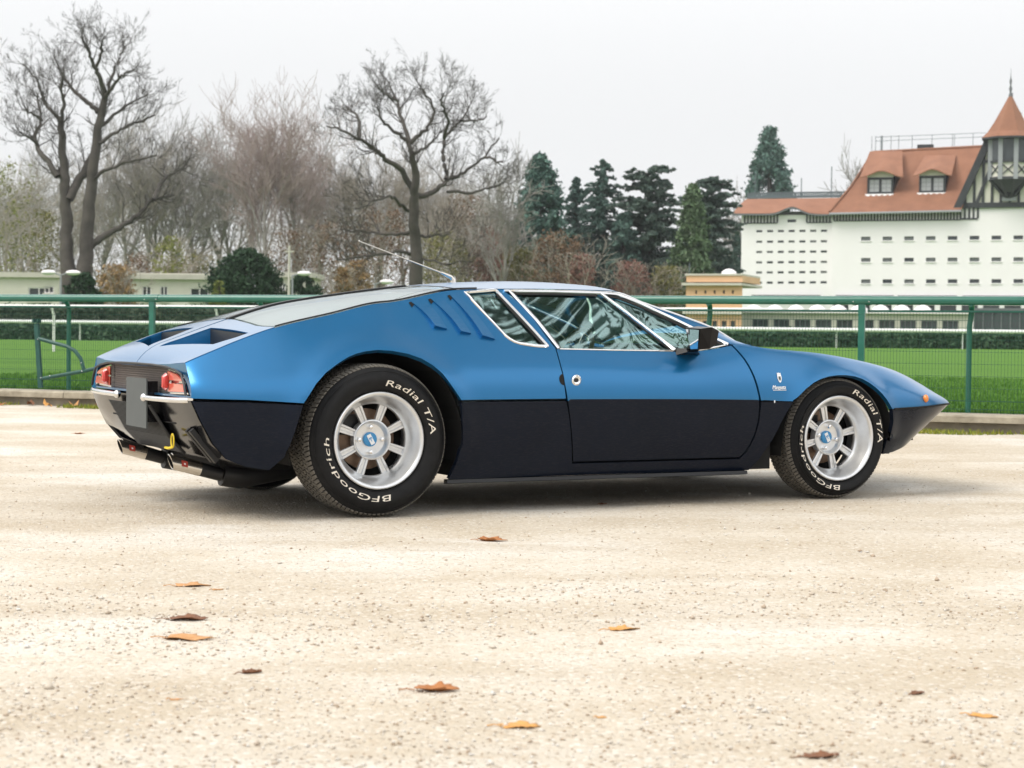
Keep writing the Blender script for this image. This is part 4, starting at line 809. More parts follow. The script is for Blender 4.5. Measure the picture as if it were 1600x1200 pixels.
for i, (px, top, hw, D, mt, lab, per) in enumerate([
    (872, 368, 52, 158, 'brown', 'wide brown leaved shrub under the tall sequoia', 26), (815, 390, 40, 162, 'olive', 'olive brown shrub left of the sequoia foot', 18), (910, 398, 24, 154, 'red', 'small reddish shrub at the right of the brown shrub', 16), (735, 308, 60, 168, 'brown', 'tall twiggy brown thicket right of the oak', 15), (768, 360, 42, 166, 'red', 'reddish thicket between the oak and the sequoia', 15),
    (600, 330, 60, 165, 'brown', 'tall brown thicket left of the oak trunk', 13), (690, 370, 55, 160, 'olive', 'olive thicket right of the oak trunk', 13), (520, 345, 50, 166, 'brown', 'brown thicket above the dark car deck', 12), (560, 410, 26, 140, 'straw', 'low straw coloured shrub left of the oak', 14), (535, 420, 18, 136, 'straw', 'orange straw shrub beside the small lamp', 12), (455, 360, 46, 168, 'brown', 'brown thicket behind the small white bungalow', 9),
    (20, 255, 56, 150, 'grn', 'yellow green leafy tree at the left edge', 9), (70, 330, 40, 156, 'olive', 'olive thicket left of the two-trunked tree', 9), (264, 372, 30, 146, 'grn', 'thin yellow green shrub behind the cream bungalow', 10), (180, 416, 34, 128, 'straw', 'thin straw coloured shrub left of the cream bungalow', 10), (215, 400, 40, 150, 'brown', 'brown thicket rising over the cream bungalow', 8), (310, 400, 40, 158, 'olive', 'olive thicket left of the round evergreen', 8), (60, 352, 80, 204, 'grey', 'hazy grey thicket far behind the left bungalow', 10), (170, 345, 80, 206, 'grey', 'hazy grey thicket far behind the two-trunked tree', 10), (270, 350, 80, 208, 'grey', 'hazy grey thicket far behind the cream bungalow', 10), (370, 340, 80, 205, 'grey', 'hazy grey thicket far behind the round evergreen', 10), (470, 345, 80, 207, 'grey', 'hazy grey thicket far behind the small white bungalow', 10), (580, 340, 80, 206, 'grey', 'hazy grey thicket far behind the bare oak', 10), (985, 410, 34, 160, 'red', 'mauve bare thicket under the cedar', 12), (1040, 418, 30, 162, 'olive', 'olive thicket under the light green cypress', 12)]):
    shrub(px, top, hw, D, SH[mt], lab, 100+i, per)

# evergreen added out of the frame, a stand-in to darken flank and window reflections
evergreen(800, 440, 440, 30, 100, [(0, .02), (.56, .5), (.68, 1.), (.85, .9), (.95, .5), (1, .2)], EV['cedar'], 'dark evergreen crown overhead added out of view to be mirrored in flank and windows', 91, 420, 36, .17)
o = [q for q in COL.objects if q.get('label', '').startswith('dark evergreen crown overhead')][0]; o.location = (4.9, 10.6, 0)

# ------------------------------------------------------------------ thin winter haze
hz = bpy.data.materials.new('haze'); hz.use_nodes = True; hn = hz.node_tree; hn.nodes.remove(hn.nodes['Principled BSDF']); hv = hn.nodes.new('ShaderNodeVolumePrincipled'); hv.inputs['Color'].default_value = (.93, .96, 1, 1); hv.inputs['Density'].default_value = .00018; hv.inputs['Anisotropy'].default_value = .2; hn.links.new(hv.outputs[0], hn.nodes['Material Output'].inputs['Volume'])
m = MB(); m.box(-900, 900, -420, 950, -1.2, 42); tag(m.build('haze', hz), 'thin pale winter haze over the whole racecourse', 'haze', kind='stuff')
# ------------------------------------------------------------------ the car
CAR = empty('sports_car', (-.976, 8.7867, 0), .4795, 'low blue coupe with dark lower body and silver spoked wheels parked on the gravel', 'car')
def densify(pts, step, closed=True):
    out = []; n = len(pts)
    for i in range(n if closed else n-1):
        a = np.array(pts[i], float); b = np.array(pts[(i+1) % n], float); k = max(1, int(np.ceil(np.linalg.norm(b-a)/step)))
        out += [tuple(a+(b-a)*j/k) for j in range(k)]
    if not closed: out.append(tuple(pts[-1]))
    return out
def area2(p): p = np.array(p); q = np.roll(p, -1, 0); return float((p[:, 0]*q[:, 1]-q[:, 0]*p[:, 1]).sum())
def inset(pts, g):
    """move every side of a polygon inwards by g (outwards when negative)"""
    p = np.array(pts, float); n = len(p); s = 1 if area2(p) > 0 else -1; out = []
    for i in range(n):
        a, b, c = p[i-1], p[i], p[(i+1) % n]; d1 = (b-a)/(np.linalg.norm(b-a)+1e-9); d2 = (c-b)/(np.linalg.norm(c-b)+1e-9)
        n1 = np.array([-d1[1], d1[0]])*s; n2 = np.array([-d2[1], d2[0]])*s; m = n1+n2; L = np.linalg.norm(m)
        m = m/L if L > 1e-6 else n1; out.append(tuple(b+m*g/max(.4, m@n1)))
    return out
def inside(P_, poly):
    poly = np.array(poly); x, y = P_[:, 0], P_[:, 1]; r = np.zeros(len(P_), bool); q = np.roll(poly, -1, 0)
    for (x1, y1), (x2, y2) in zip(poly, q):
        if y1 == y2: continue
        c = ((y1 > y) != (y2 > y)) & (x < (x2-x1)*(y-y1)/(y2-y1)+x1); r ^= c
    return r
def dist_to(P_, poly):
    d = np.full(len(P_), 9.); a = np.array(poly); b = np.roll(a, -1, 0)
    for p, q in zip(a, b):
        v = q-p; t = np.clip(((P_-p)@v)/(v@v+1e-12), 0, 1); d = np.minimum(d, np.linalg.norm(P_-p-t[:, None]*v, axis=1))
    return d
def cdt(outer, holes, step, lines=()):
    loops = [outer]+list(holes); V = []; E = []
    for L in loops: b = len(V); V += L; E += [(b+i, b+(i+1) % len(L)) for i in range(len(L))]
    nb = len(V); B = np.array(V); lo, hi = B.min(0), B.max(0)
    gx, gy = np.meshgrid(np.arange(lo[0]+step*.5, hi[0], step), np.arange(lo[1]+step*.5, hi[1], step)); G = np.stack([gx.ravel(), gy.ravel()], 1)
    k = inside(G, outer)
    for h in holes: k &= ~inside(G, h)
    G = G[k]; dm = np.full(len(G), 9.)
    for L in loops: dm = np.minimum(dm, dist_to(G, L))
    for ln in lines:
        ln = np.array(ln); kk = inside(ln, outer)
        for h in holes: kk &= ~inside(ln, h)
        for i in range(len(G)): dm[i] = min(dm[i], np.linalg.norm(ln-G[i], axis=1).min())
        b = len(V); idx = {}
        for i in np.where(kk)[0]: idx[i] = len(V); V.append(tuple(ln[i]))
        E += [(idx[i], idx[i+1]) for i in idx if i+1 in idx]
    V += [tuple(g) for g in G[dm > step*.45]]
    r = geometry.delaunay_2d_cdt([Vector(v) for v in V], E, [], 0, 1e-6)
    vv = np.array([tuple(v) for v in r[0]]); T = np.array([f_ for f_ in r[2] if len(f_) == 3]); c = vv[T].mean(1); k = inside(c, outer)
    for h in holes: k &= ~inside(c, h)
    T = T[k]; a = vv[T]; cr = (a[:, 1, 0]-a[:, 0, 0])*(a[:, 2, 1]-a[:, 0, 1])-(a[:, 1, 1]-a[:, 0, 1])*(a[:, 2, 0]-a[:, 0, 0]); T = T[np.abs(cr) > 1e-9]; cr = cr[np.abs(cr) > 1e-9]; T[cr < 0] = T[cr < 0][:, ::-1]
    return vv, T, loops
KU = .18
def evP(q): x, u = q[:, 0], np.clip(q[:, 1]/KU, 0, 5); return P(x, u)
def nrmP(q):
    e = np.array([1e-3, 0]); g = np.array([0, 2e-3]); q = np.stack([np.clip(q[:, 0], -.858, 3.535), np.clip(q[:, 1], .003, 5*KU-.003)], 1)
    n = np.cross(evP(q+e)-evP(q-e), evP(q+g)-evP(q-g)); n /= np.linalg.norm(n, axis=1)[:, None]+1e-12; s = np.sign(-n[:, 1]+n[:, 2]*.2); return n*s[:, None]
def evQ(q): w = W5(q[:, 0]); return Q(q[:, 0], 1-np.clip(-q[:, 1]/w, 0, 1))
def nrmQ(q):
    e = np.array([1e-3, 0]); g = np.array([0, 1e-3]); q = np.stack([q[:, 0], np.minimum(q[:, 1], -.002)], 1); q[:, 1] = np.maximum(q[:, 1], -W5(q[:, 0])+.004)
    n = np.cross(evQ(q+e)-evQ(q-e), evQ(q+g)-evQ(q-g)); n /= np.linalg.norm(n, axis=1)[:, None]+1e-12; return n*np.sign(n[:, 2])[:, None]
def emit(name, vv, T, loops, ev, nr, mats, parent, skirt, mi, off=0., both=True, label=None):
    """sheet of bodywork with turned-in edges and its own smooth normals; also its mirror image on the far side"""
    N = nr(vv); S = ev(vv)+N*off; V = [S]; F = [tuple(t) for t in T]; LN = [N[t] for t in T.ravel()]; MI = list(mi) if mi is not None else [0]*len(T); b = len(S)
    for L in loops:
        q = np.array(L); n_ = nr(q); a = ev(q)+n_*off; c = a-n_*skirt; m = len(q); V += [a, c]
        for i in range(m):
            j = (i+1) % m; f_ = (b+i, b+j, b+m+j, b+m+i); e1 = a[j]-a[i]; fn = np.cross(e1, c[i]-a[i]); fn = fn/(np.linalg.norm(fn)+1e-12); F.append(f_); LN += [fn]*4
            zz = .5*(a[i][2]+a[j][2]); MI.append(1 if (mi is not None and max(MI) > 0 and zz < Z2(a[i][0])) else 0)
        b += 2*m
    V = np.concatenate(V); out = []
    # faces must wind towards their normals
    F2 = []; LN = np.array(LN); k = 0; LN2 = []
    for f_ in F:
        m = len(f_); n_ = LN[k:k+m]; g = np.cross(V[f_[1]]-V[f_[0]], V[f_[2]]-V[f_[0]])
        if g@n_.mean(0) < 0: f_ = f_[::-1]; n_ = n_[::-1]
        F2.append(f_); LN2.append(n_); k += m
    for side in ((1, -1) if both else (1,)):
        VV = V*np.array([1, side, 1]); FF = F2 if side == 1 else [f_[::-1] for f_ in F2]; NN = np.concatenate([n_ if side == 1 else n_[::-1]*np.array([1, -1, 1]) for n_ in LN2])
        me = bpy.data.meshes.new(name); me.from_pydata(VV.tolist(), [], [tuple(map(int, f_)) for f_ in FF])
        for m in mats: me.materials.append(m)
        me.polygons.foreach_set('material_index', np.array(MI, np.int32)); me.polygons.foreach_set('use_smooth', np.ones(len(FF), bool)); me.update(); me.normals_split_custom_set(NN.tolist())
        o = link(name, me, parent)
        if label and side == 1: o['label'] = label
        out.append(o)
    return out
def xz2q(pts): p = np.array(pts); return [tuple(v) for v in np.stack([p[:, 0], uofz(p[:, 0], np.minimum(p[:, 1], Z5(p[:, 0])))*KU], 1)]
def panel(name, outer, holes, mats, parent=CAR, gap=.003, skirt=.022, two=False, off=0., step=.034, both=True, label=None):
    o = xz2q(densify(inset(outer, gap), .028)); hs = [xz2q(densify(inset(h, -gap*.3), .02)) for h in holes]; ln = []
    if two: xs = np.arange(min(p[0] for p in outer), max(p[0] for p in outer), .03); ln = [xz2q(np.stack([xs, Z2(xs)], 1))]
    vv, T, loops = cdt(o, hs, step, ln); mi = None
    if two: c = vv[T].mean(1); mi = (c[:, 1] < 2*KU).astype(int)
    return emit(name, vv, T, loops, evP, nrmP, mats, parent, skirt, mi, off, both, label)
def topline(a, b, n): return [(x, float(Z5(x))) for x in np.linspace(a, b, n)]
def arc(cx, cz, R, a0, a1, n): return [(cx+R*math.cos(a), cz+R*math.sin(a)) for a in np.radians(np.linspace(a0, a1, n))]
B, K_ = MT['blue'], MT['dark']
def smooth_poly(pts, n=1):
    for _ in range(n):
        q = []
        for a, b in zip(pts[:-1], pts[1:]): q += [tuple(.75*np.array(a)+.25*np.array(b)), tuple(.25*np.array(a)+.75*np.array(b))]
        pts = [pts[0]]+q+[pts[-1]]
    return pts
ARCH_R = smooth_poly([(.366, .508), (.325, .565), (.268, .646), (.177, .704), (.033, .729), (-.075, .718), (-.16, .688), (-.291, .610), (-.371, .500)], 1)     # front to back
ARCH_F = smooth_poly([(2.812, .444), (2.765, .507), (2.696, .566), (2.616, .604), (2.508, .616), (2.388, .605), (2.288, .568), (2.186, .487)], 1)
QWIN = [(.531, .992), (.69, 1.006)]+smooth_poly([(.70, 1.003), (.79, .876), (.872, .750)])+smooth_poly([(.872, .749), (.83, .748), (.786, .752), (.713, .763), (.675, .786), (.651, .818)], 1)+[(.59, .905)]
B_PILLAR = [(.745, 1.006), (.79, .958), (.85, .868), (.912, .739)]                       # door edge beside the chrome
A_PILLAR = [(1.895, .762), (1.776, .822), (1.629, .894), (1.475, .960), (1.345, 1.004)]
WTOP = [(1.24, 1.008), (1.0, 1.010), (.76, 1.006)]
DREAR = [(.912, .739), (.906, .66), (.909, .579), (.922, .50), (.937, .432), (.984, .216)]
DFRONT = smooth_poly([(1.895, .762), (1.912, .734), (1.942, .682), (1.971, .590), (1.996, .482), (1.990, .357), (1.950, .250), (1.913, .216)], 1)
# rear quarter with roof rail and pillars
panel('rear_quarter', topline(-.828, 2.02, 90)+A_PILLAR+WTOP+B_PILLAR+DREAR[1:3]+[(.916, .509)]+ARCH_R+[(-.6, .514), (-.828, .519)], [QWIN], [B])
panel('rear_lower_panel', [(-.371, .497), (-.439, .271), (-.502, .214), (-.60, .230), (-.68, .262), (-.74, .33), (-.79, .42), (-.828, .512), (-.6, .508)], [], [K_], label='dark lower quarter behind the rear wheel')
panel('rocker_panel', [(.916, .503), (.937, .432), (.984, .211), (1.915, .211)]+[(x+.004, z) for x, z in DFRONT[::-1][1:] if z < .489]+[(2.0, .491), (2.186, .487), (2.15, .43), (2.128, .387), (2.09, .30), (2.03, .20), (1.985, .150), (.345, .152), (.378, .238), (.386, .326), (.376, .42), (.366, .503)], [], [K_], gap=.0025)
panel('door', DFRONT+[(1.5, .216)]+DREAR[::-1]+[(1.226, .733), (1.556, .731), (1.712, .735), (1.80, .746)], [], [B, K_], two=True)
panel('front_fender', [(x+.005, z) for x, z in DFRONT if z > .492]+[(2.0, .4915), (2.186, .487)]+ARCH_F[::-1]+[(2.832, .384), (2.832, .30), (2.846, .205), (2.95, .212), (3.1, .24), (3.3, .31), (3.45, .40), (3.53, .45)]+topline(3.53, 2.03, 60)+[(1.96, .77), (1.905, .766)], [], [B, K_], two=True, step=.03)
# roof, windscreen and bonnet
def qgrid(name, x0, x1, hood, mats, nx, nv, v0=0., off=0., parent=CAR):
    xs = np.linspace(x0, x1, nx); vs = np.linspace(v0, 1, nv); X, V_ = np.meshgrid(xs, vs, indexing='ij'); p = Q(X, V_, hood); q = p[:, :-1][:, ::-1]*np.array([1, -1, 1]); S = np.concatenate([p, q], 1); S[..., 2] += off
    n, m = S.shape[:2]; i = np.arange(n*m).reshape(n, m); T = np.stack([i[:-1, :-1], i[1:, :-1], i[1:, 1:], i[:-1, 1:]], -1).reshape(-1, 4)
    o = tri_mesh(name, S.reshape(-1, 3), T, mats, parent, smooth=True); bm = bmesh.new(); bm.from_mesh(o.data); bmesh.ops.recalc_face_normals(bm, faces=bm.faces); s = sum(f_.normal.z for f_ in bm.faces)
    if s < 0: bmesh.ops.reverse_faces(bm, faces=bm.faces)
    bm.to_mesh(o.data); bm.free(); return o
qgrid('roof', .522, 1.348, False, B, 24, 14); qgrid('windscreen', 1.352, 2.03, False, MT['glass'], 22, 14); qgrid('bonnet', 2.03, 3.53, True, B, 60, 14)
qgrid('deck_brightener', -.40, .49, False, plain('pale_deck_brightener', (.74, .75, .75), .6), 24, 12, .05, -.03)  # pale sheet added under the deck glass to brighten it
m = MB(); m.box(2.02, 2.05, -.66, .66, .70, .757); m.build('cowl', MT['black'], CAR)
# engine lids with their scooped vents, glass panels, spine
GE = [(-.395, -.012), (-.425, -.30), (-.445, -.53), (-.44, -.60), (-.418, -.695)]
VENT = [(-.75, -.085), (-.52, -.125), (-.52, -.640), (-.575, -.640), (-.665, -.600)]
def q_panel(name, outer, holes, mats, gap, skirt, off=0., step=.03, both=True):
    f_ = lambda pts: [(x, max(-float(W5(x)), y)) for x, y in pts]; vv, T, loops = cdt(f_(densify(inset(outer, gap), .025)), [densify(h, .025) for h in holes], step); return emit(name, vv, T, loops, evQ, nrmQ, mats, CAR, skirt, None, off, both)
side = lambda a, b, n: [(x, -float(W5(x))) for x in np.linspace(a, b, n)]
lids = q_panel('engine_lid', GE+side(-.425, -.828, 14)+[(-.838, -.45), (-.838, -.0)], [VENT], [B], .003, .012)
ES = side(.50, -.41, 30); q_panel('deck_glass', [(x, y+.006) for x, y in ES]+[(-.437, -.60), (-.44, -.53), (-.42, -.30), (-.39, -.028), (.50, -.028)], [], [MT['backglass']], .004, .012)
for L, s_ in zip(lids, (1, -1)):                                       # the scoop under each vent opening
    pts = [(x, y) for x, y in VENT]; top = [evQ(np.array([p]))[0]+np.array([0, 0, -.006]) for p in pts]; d = [.0, .10, .10, .085, .02]; bot = [t-np.array([0, 0, dd+.004]) for t, dd in zip(top, d)]
    f = lambda v: (v[0], v[1]*s_, v[2])
    mesh('vent_scoop', [f(v) for v in top+bot], [(5, 6, 7, 8, 9), (0, 1, 6, 5), (2, 3, 8, 7), (3, 4, 9, 8), (4, 0, 5, 9)], B, L); mesh('vent_grille', [f(v+np.array([-.002, 0, 0])) for v in (top[1], top[2], bot[2], bot[1])], [(0, 1, 2, 3)], MT['black'], L)
qs = [evQ(np.array([(x, -.022)]))[0] for x in np.linspace(-.40, .50, 30)]; V = []
for p in qs: V += [(p[0], -.024, p[2]-.01), (p[0], -.024, p[2]+.006), (p[0], .024, p[2]+.006), (p[0], .024, p[2]-.01)]
mesh('deck_spine', V, [(4*i+a, 4*i+4+a, 4*i+4+b, 4*i+b) for i in range(29) for a, b in ((0, 1), (1, 2), (2, 3))]+[(0, 1, 2, 3)], MT['black'], CAR)
V = []
for i, x in enumerate(np.linspace(-.836, -.395, 24)): p = evQ(np.array([(x, -.001)]))[0]; V += [(p[0], -.0035, p[2]-.006), (p[0], .0035, p[2]-.006)]
mesh('lid_seam', V, [(2*i, 2*i+2, 2*i+3, 2*i+1) for i in range(23)], MT['void'], CAR)
for x0, x1, nm in ((.502, .520, 'roof_joint'),):
    o = qgrid(nm, x0, x1, False, MT['black'], 2, 14, 0., -.002)
def both_tubes(name, p, r, mt):
    for s_ in (1, -1): m = MB(); m.tube([(x, y*s_, z) for x, y, z in p], r, 6); m.build(name, mt, CAR, True)
both_tubes('deck_seal', [tuple(P(x, 5.)+np.array([0, .002, .004])) for x in np.linspace(-.42, .6, 40)], .0035, MT['black'])
both_tubes('drip_rail', [tuple(P(x, 4.97)+np.array([0, -.004, 0])) for x in np.linspace(.74, 1.96, 50)], .0055, MT['chrome'])
m = MB(); p = [tuple(P(x, 2.0)+nrmP(np.array([(x, 2*KU)]))[0]*.001) for x in list(np.linspace(2.83, 3.5, 40))]; both_tubes('nose_shade_strip', p, .0045, MT['void'])  # black tube puts in the shade under the nose lip
# side glass and chrome frames
def edge_line(pts, closed, off): q = np.array(xz2q(densify(pts, .025, closed))); return [tuple(v) for v in evP(q)+nrmP(q)*off]
def chrome_frame(name, pts, closed, r, off=.002):
    m = MB(); l = edge_line(pts, closed, off); m.tube(l, r, 8, True, closed); a = m.build(name, MT['chrome'], CAR, True); m = MB(); m.tube([(x, -y, z) for x, y, z in l], r, 8, True, closed); m.build(name, MT['chrome'], CAR, True); return a
panel('quarter_window', inset(QWIN, .004), [], [MT['glass']], gap=0., skirt=.004, off=-.012); chrome_frame('quarter_window_frame', QWIN, True, .0075)
DOORW = [(.93, .735), (1.226, .731), (1.556, .731), (1.41, .862), (1.25, 1.002), (1.0, 1.004), (.775, 1.001), (.865, .862)]
VENTW = [(1.575, .731), (1.712, .735), (1.86, .758), (1.776, .808), (1.629, .882), (1.475, .95), (1.345, .994), (1.275, 1.0), (1.43, .862)]
panel('door_window', DOORW, [], [MT['glass']], gap=0., skirt=.004, off=-.012); panel('vent_window', VENTW, [], [MT['glass']], gap=0., skirt=.004, off=-.012)
chrome_frame('door_window_frame', [(.925, .738), (.86, .864), (.768, 1.003), (1.0, 1.006), (1.26, 1.004), (1.345, .998), (1.475, .953), (1.629, .885), (1.776, .812), (1.875, .762)], False, .0095); chrome_frame('window_divider', [(1.262, 1.0), (1.42, .862), (1.566, .735)], False, .0085); chrome_frame('window_sill_trim', [(.93, .737), (1.226, .733), (1.556, .731), (1.712, .736), (1.86, .760)], False, .0035)
for pts in ([(.938, .742), (.876, .862), (.785, .994), (1.0, .997), (1.24, .995)], [(1.275, .985), (1.41, .862), (1.545, .742)], [(1.30, .992), (1.345, .986), (1.475, .942), (1.629, .872), (1.776, .798), (1.85, .762)], [(.548, .985), (.665, .808)], [(.70, .990), (.775, .878), (.856, .758)]):
    both_tubes('window_seal', edge_line(pts, False, -.004), .006, MT['black'])
# louvres behind the quarter window
for T4 in ([(.248, .944), (.312, .957), (.375, .820), (.317, .829)], [(.346, .960), (.396, .975), (.490, .801), (.438, .806)], [(.447, .979), (.488, .987), (.603, .776), (.540, .788)]):
    for s_ in (1, -1):
        a, b, c, d = T4; V = []; n = 9
        for i in range(n):
            t = i/(n-1); bow = .012*math.sin(math.pi*t); l = (d[0]+(a[0]-d[0])*t+bow, d[1]+(a[1]-d[1])*t); r = (c[0]+(b[0]-c[0])*t+bow, c[1]+(b[1]-c[1])*t); q = np.array(xz2q([l, r])); s0 = evP(q); n0 = nrmP(q); h_ = .004+.013*(1-t)
            for v in (s0[0]-n0[0]*.003, s0[0]+n0[0]*h_, s0[1]+n0[1]*(.003+.006*(1-t)), s0[1]-n0[1]*.003): V.append((v[0], v[1]*s_, v[2]))
        F = [(4*i+k, 4*i+4+k, 4*i+5+k, 4*i+1+k) for i in range(n-1) for k in range(3)]+[(0, 1, 2, 3), (4*n-1, 4*n-2, 4*n-3, 4*n-4)]
        lv = mesh('louvre', V, F, B, CAR)
        q = np.array(xz2q([a, (a[0]-.012, a[1]-.004), (a[0]-.004, a[1]-.026), (a[0]+.012, a[1]-.012)])); s0 = evP(q)+nrmP(q)*.0025; mesh('louvre_slot', [(v[0], v[1]*s_, v[2]) for v in s0], [(0, 1, 2, 3)], MT['void'], lv)
# tail: painted surround, recessed grille, lamps
XT = -.832
w_, z_ = PW(np.full(40, XT), np.linspace(2.02, 5, 40)); qq = Q(np.full(16, XT), np.linspace(0, 1, 16)); oy = list(w_)+list(-qq[1:, 1]); oz = list(z_)+list(qq[1:, 2])
ring_o = [(-y, z) for y, z in zip(oy, oz)]+[(y, z) for y, z in list(zip(oy, oz))[::-1][1:]]
op_h = [(-.758, .530), (-.732, .578), (-.690, .618), (-.60, .634), (-.48, .645), (-.25, .650), (0, .651)]; OPEN = op_h+[(-y, z) for y, z in op_h[::-1][1:]]
vv, T, loops = cdt(densify(ring_o, .03), [densify(OPEN, .03)], .05)
evT = lambda q: np.stack([np.full(len(q), XT-.004)+.03*np.clip((np.abs(q[:, 0])-.55)/.25, 0, 1)**2, q[:, 0], q[:, 1]], -1); nrT = lambda q: np.tile(np.array([-1., 0, 0]), (len(q), 1)); emit('tail_surround', vv, T, loops, evT, nrT, [B], CAR, .045, None, 0, False)
o_ = densify(OPEN, .05); mesh('tail_recess', [(XT+.048, y, z) for y, z in o_], [tuple(range(len(o_)))], MT['void'], CAR)
m = MB(); l = [(XT-.003, y, z+.002) for y, z in densify(op_h+[(-y, z) for y, z in op_h[::-1][1:]], .04, False)]; m.tube(l, .006, 6); m.build('recess_trim', MT['black'], CAR, True)
m = MB(); y = -.46; xg = XT+.03
def zt_(y): return np.interp(abs(y), [0, .25, .48, .58], [.648, .647, .642, .632])
g_ = .017
for k in range(-70, 71):
    for sl in (1.2, -1.2):
        y0 = k*g_; pts = []
        for t in np.linspace(0, 1, 2): pts.append((y0+(.13*t)/sl, .522+.13*t))
        (ya, za), (yb, zb) = pts
        ts = [t for t in np.linspace(0, 1, 27) if abs(ya+(yb-ya)*t) < .46 and za+(zb-za)*t < float(zt_(ya+(yb-ya)*t))]
        if len(ts) > 2: m.bar((xg, ya+(yb-ya)*ts[0], za+(zb-za)*ts[0]), (xg, ya+(yb-ya)*ts[-1], za+(zb-za)*ts[-1]), .0042, .003, (1, 0, 0))
gr = m.build('tail_grille', MT['bronze'], CAR); gr['kind'] = 'stuff'
def lampset(s_):
    f = lambda pts, x: [(x, y*s_, z) for y, z in pts]
    out = [(-.462, .640), (-.600, .628), (-.682, .607), (-.748, .536), (-.462, .530)]; hs_ = mesh('tail_lamp', f(out, XT+.012)+f(out, XT+.04), [(0, 1, 2, 3, 4)]+[(i, i+5, (i+1) % 5+5, (i+1) % 5) for i in range(5)], MT['chrome'], CAR)
    inn = inset(out, .007); z = .585
    up_ = [p for p in inn if p[1] > .58]; lo_ = [p for p in inn if p[1] <= .58]
    A = [inn[0], inn[1], inn[2], (-.700, .588), (-.470, .588)]; Bm = [(-.470, .580), (-.704, .580), inn[3], inn[4]]
    for pts, mt in ((A, MT['pinklens']), (Bm, MT['pinklens'])):
        n = len(pts); c = np.mean(pts, 0); V = f(pts, XT+.008)+f([tuple(.85*np.array(p)+.15*c) for p in pts], XT+.0); mesh('lens', V, [tuple(range(n, 2*n))]+[(i, (i+1) % n, n+(i+1) % n, n+i) for i in range(n)], mt, hs_)
    m = MB(); m.tube([(XT-.004, -.488*s_, .560), (XT-.010, -.488*s_, .562), (XT-.010, -.488*s_, .604), (XT-.004, -.488*s_, .606)], .017, 10); m.build('reflector', MT['redlens'], hs_, True)
lampset(1); lampset(-1)
for s_ in (-1, 1):
    yi = .155 if s_ > 0 else .285; l = [(-.872, s_*yi, .508), (-.874, s_*.40, .508), (-.862, s_*.60, .509), (-.842, s_*.715, .511), (-.818, s_*.765, .513)]; V = []; pr = [(0, -.013), (-.010, -.010), (-.013, 0), (-.010, .009), (0, .012), (.012, .010), (.012, -.011)]; n = len(pr)
    for p in l: V += [(p[0]+a, p[1], p[2]+b) for a, b in pr]
    F = [(i*n+k, i*n+(k+1) % n, (i+1)*n+(k+1) % n, (i+1)*n+k) for i in range(len(l)-1) for k in range(n)]+[tuple(range(n)), tuple(range(4*n, 5*n))[::-1]]
    bp = mesh('bumper', V, F, MT['chrome'], CAR, True, sharp=60); m = MB(); m.ball((-.876, s_*yi, .508), .019, 14, (.9, 1.25, 1)); m.build('bumper_tip', MT['chrome'], bp, True)
m = MB(); m.box(-.874, -.868, -.31, .008, .372, .591); pl = m.build('blank_plate', MT['plate'], CAR); 
for y0, y1 in ((-.305, -.27), (-.02, .003)): m = MB(); m.box(-.866, -.82, y0, y1, .40, .58); m.build('plate_bracket', MT['gloss'], pl)
# valance below the tail
prof = [(-.828, .512), (-.795, .43), (-.745, .335), (-.685, .268), (-.60, .235)]; V = []; ny = 25
for x, z in prof:
    w = float(PW(np.array([x]), uofz(np.array([x]), np.array([z])))[0][0])-.002
    for y in np.linspace(-1, 1, ny): V.append((x-.018*(1-abs(y)**5), y*w, z+(.05*(abs(y)**3) if z < .3 and y > 0 else 0)))
val = mesh('rear_valance', V, [(i*ny+k, i*ny+k+1, (i+1)*ny+k+1, (i+1)*ny+k) for i in range(4) for k in range(ny-1)], MT['gloss'], CAR, True)
gq = []; 
for x, z, h_ in ((-.85, .475, .34), (-.765, .335, .36), (-.70, .266, .36)): gq += [(x-.014, -h_, z), (x-.014, h_, z)]
gp = mesh('lower_grille', gq, [(0, 1, 3, 2), (2, 3, 5, 4)], MT['void'], val); m = MB()
for i in range(38):
    t = i/37; 
    for a, b, f0, f1 in ((0, 2, 0, .62), (2, 4, .62, 1)):
        if f0 <= t < f1 or (t == 1 and f1 == 1): u_ = (t-f0)/(f1-f0); p = np.array(gq[a])*(1-u_)+np.array(gq[b])*u_; q = np.array(gq[a+1])*(1-u_)+np.array(gq[b+1])*u_; m.bar(p+[-.002, 0, 0], q+[-.002, 0, 0], .0028)
m.build('grille_bars', MT['black'], gp)['kind'] = 'stuff'
m = MB(); m.tube([(-.868, -.345, .475), (-.783, -.365, .335), (-.715, -.365, .262)], .008, 6); m.build('grille_edge', MT['black'], val, True)
m = MB(); m.tube([(-.80, -.46+.02*math.cos(a), .325+.03*math.sin(a)) for a in np.linspace(0, 6.28, 14)[:-1]], .0038, 6, closed=True); m.tube([(-.80, -.455, .296), (-.80, -.40, .289), (-.79, -.32, .287)], .006, 6); m.build('tow_strap', MT['yellow'], CAR, True)
for y in (-.67, -.72): m = MB(); m.bar((-.80, y, .385), (-.69, y-.01, .25), .022, .03, (0, 1, 0)); m.build('exhaust_hanger', MT['black'], CAR)
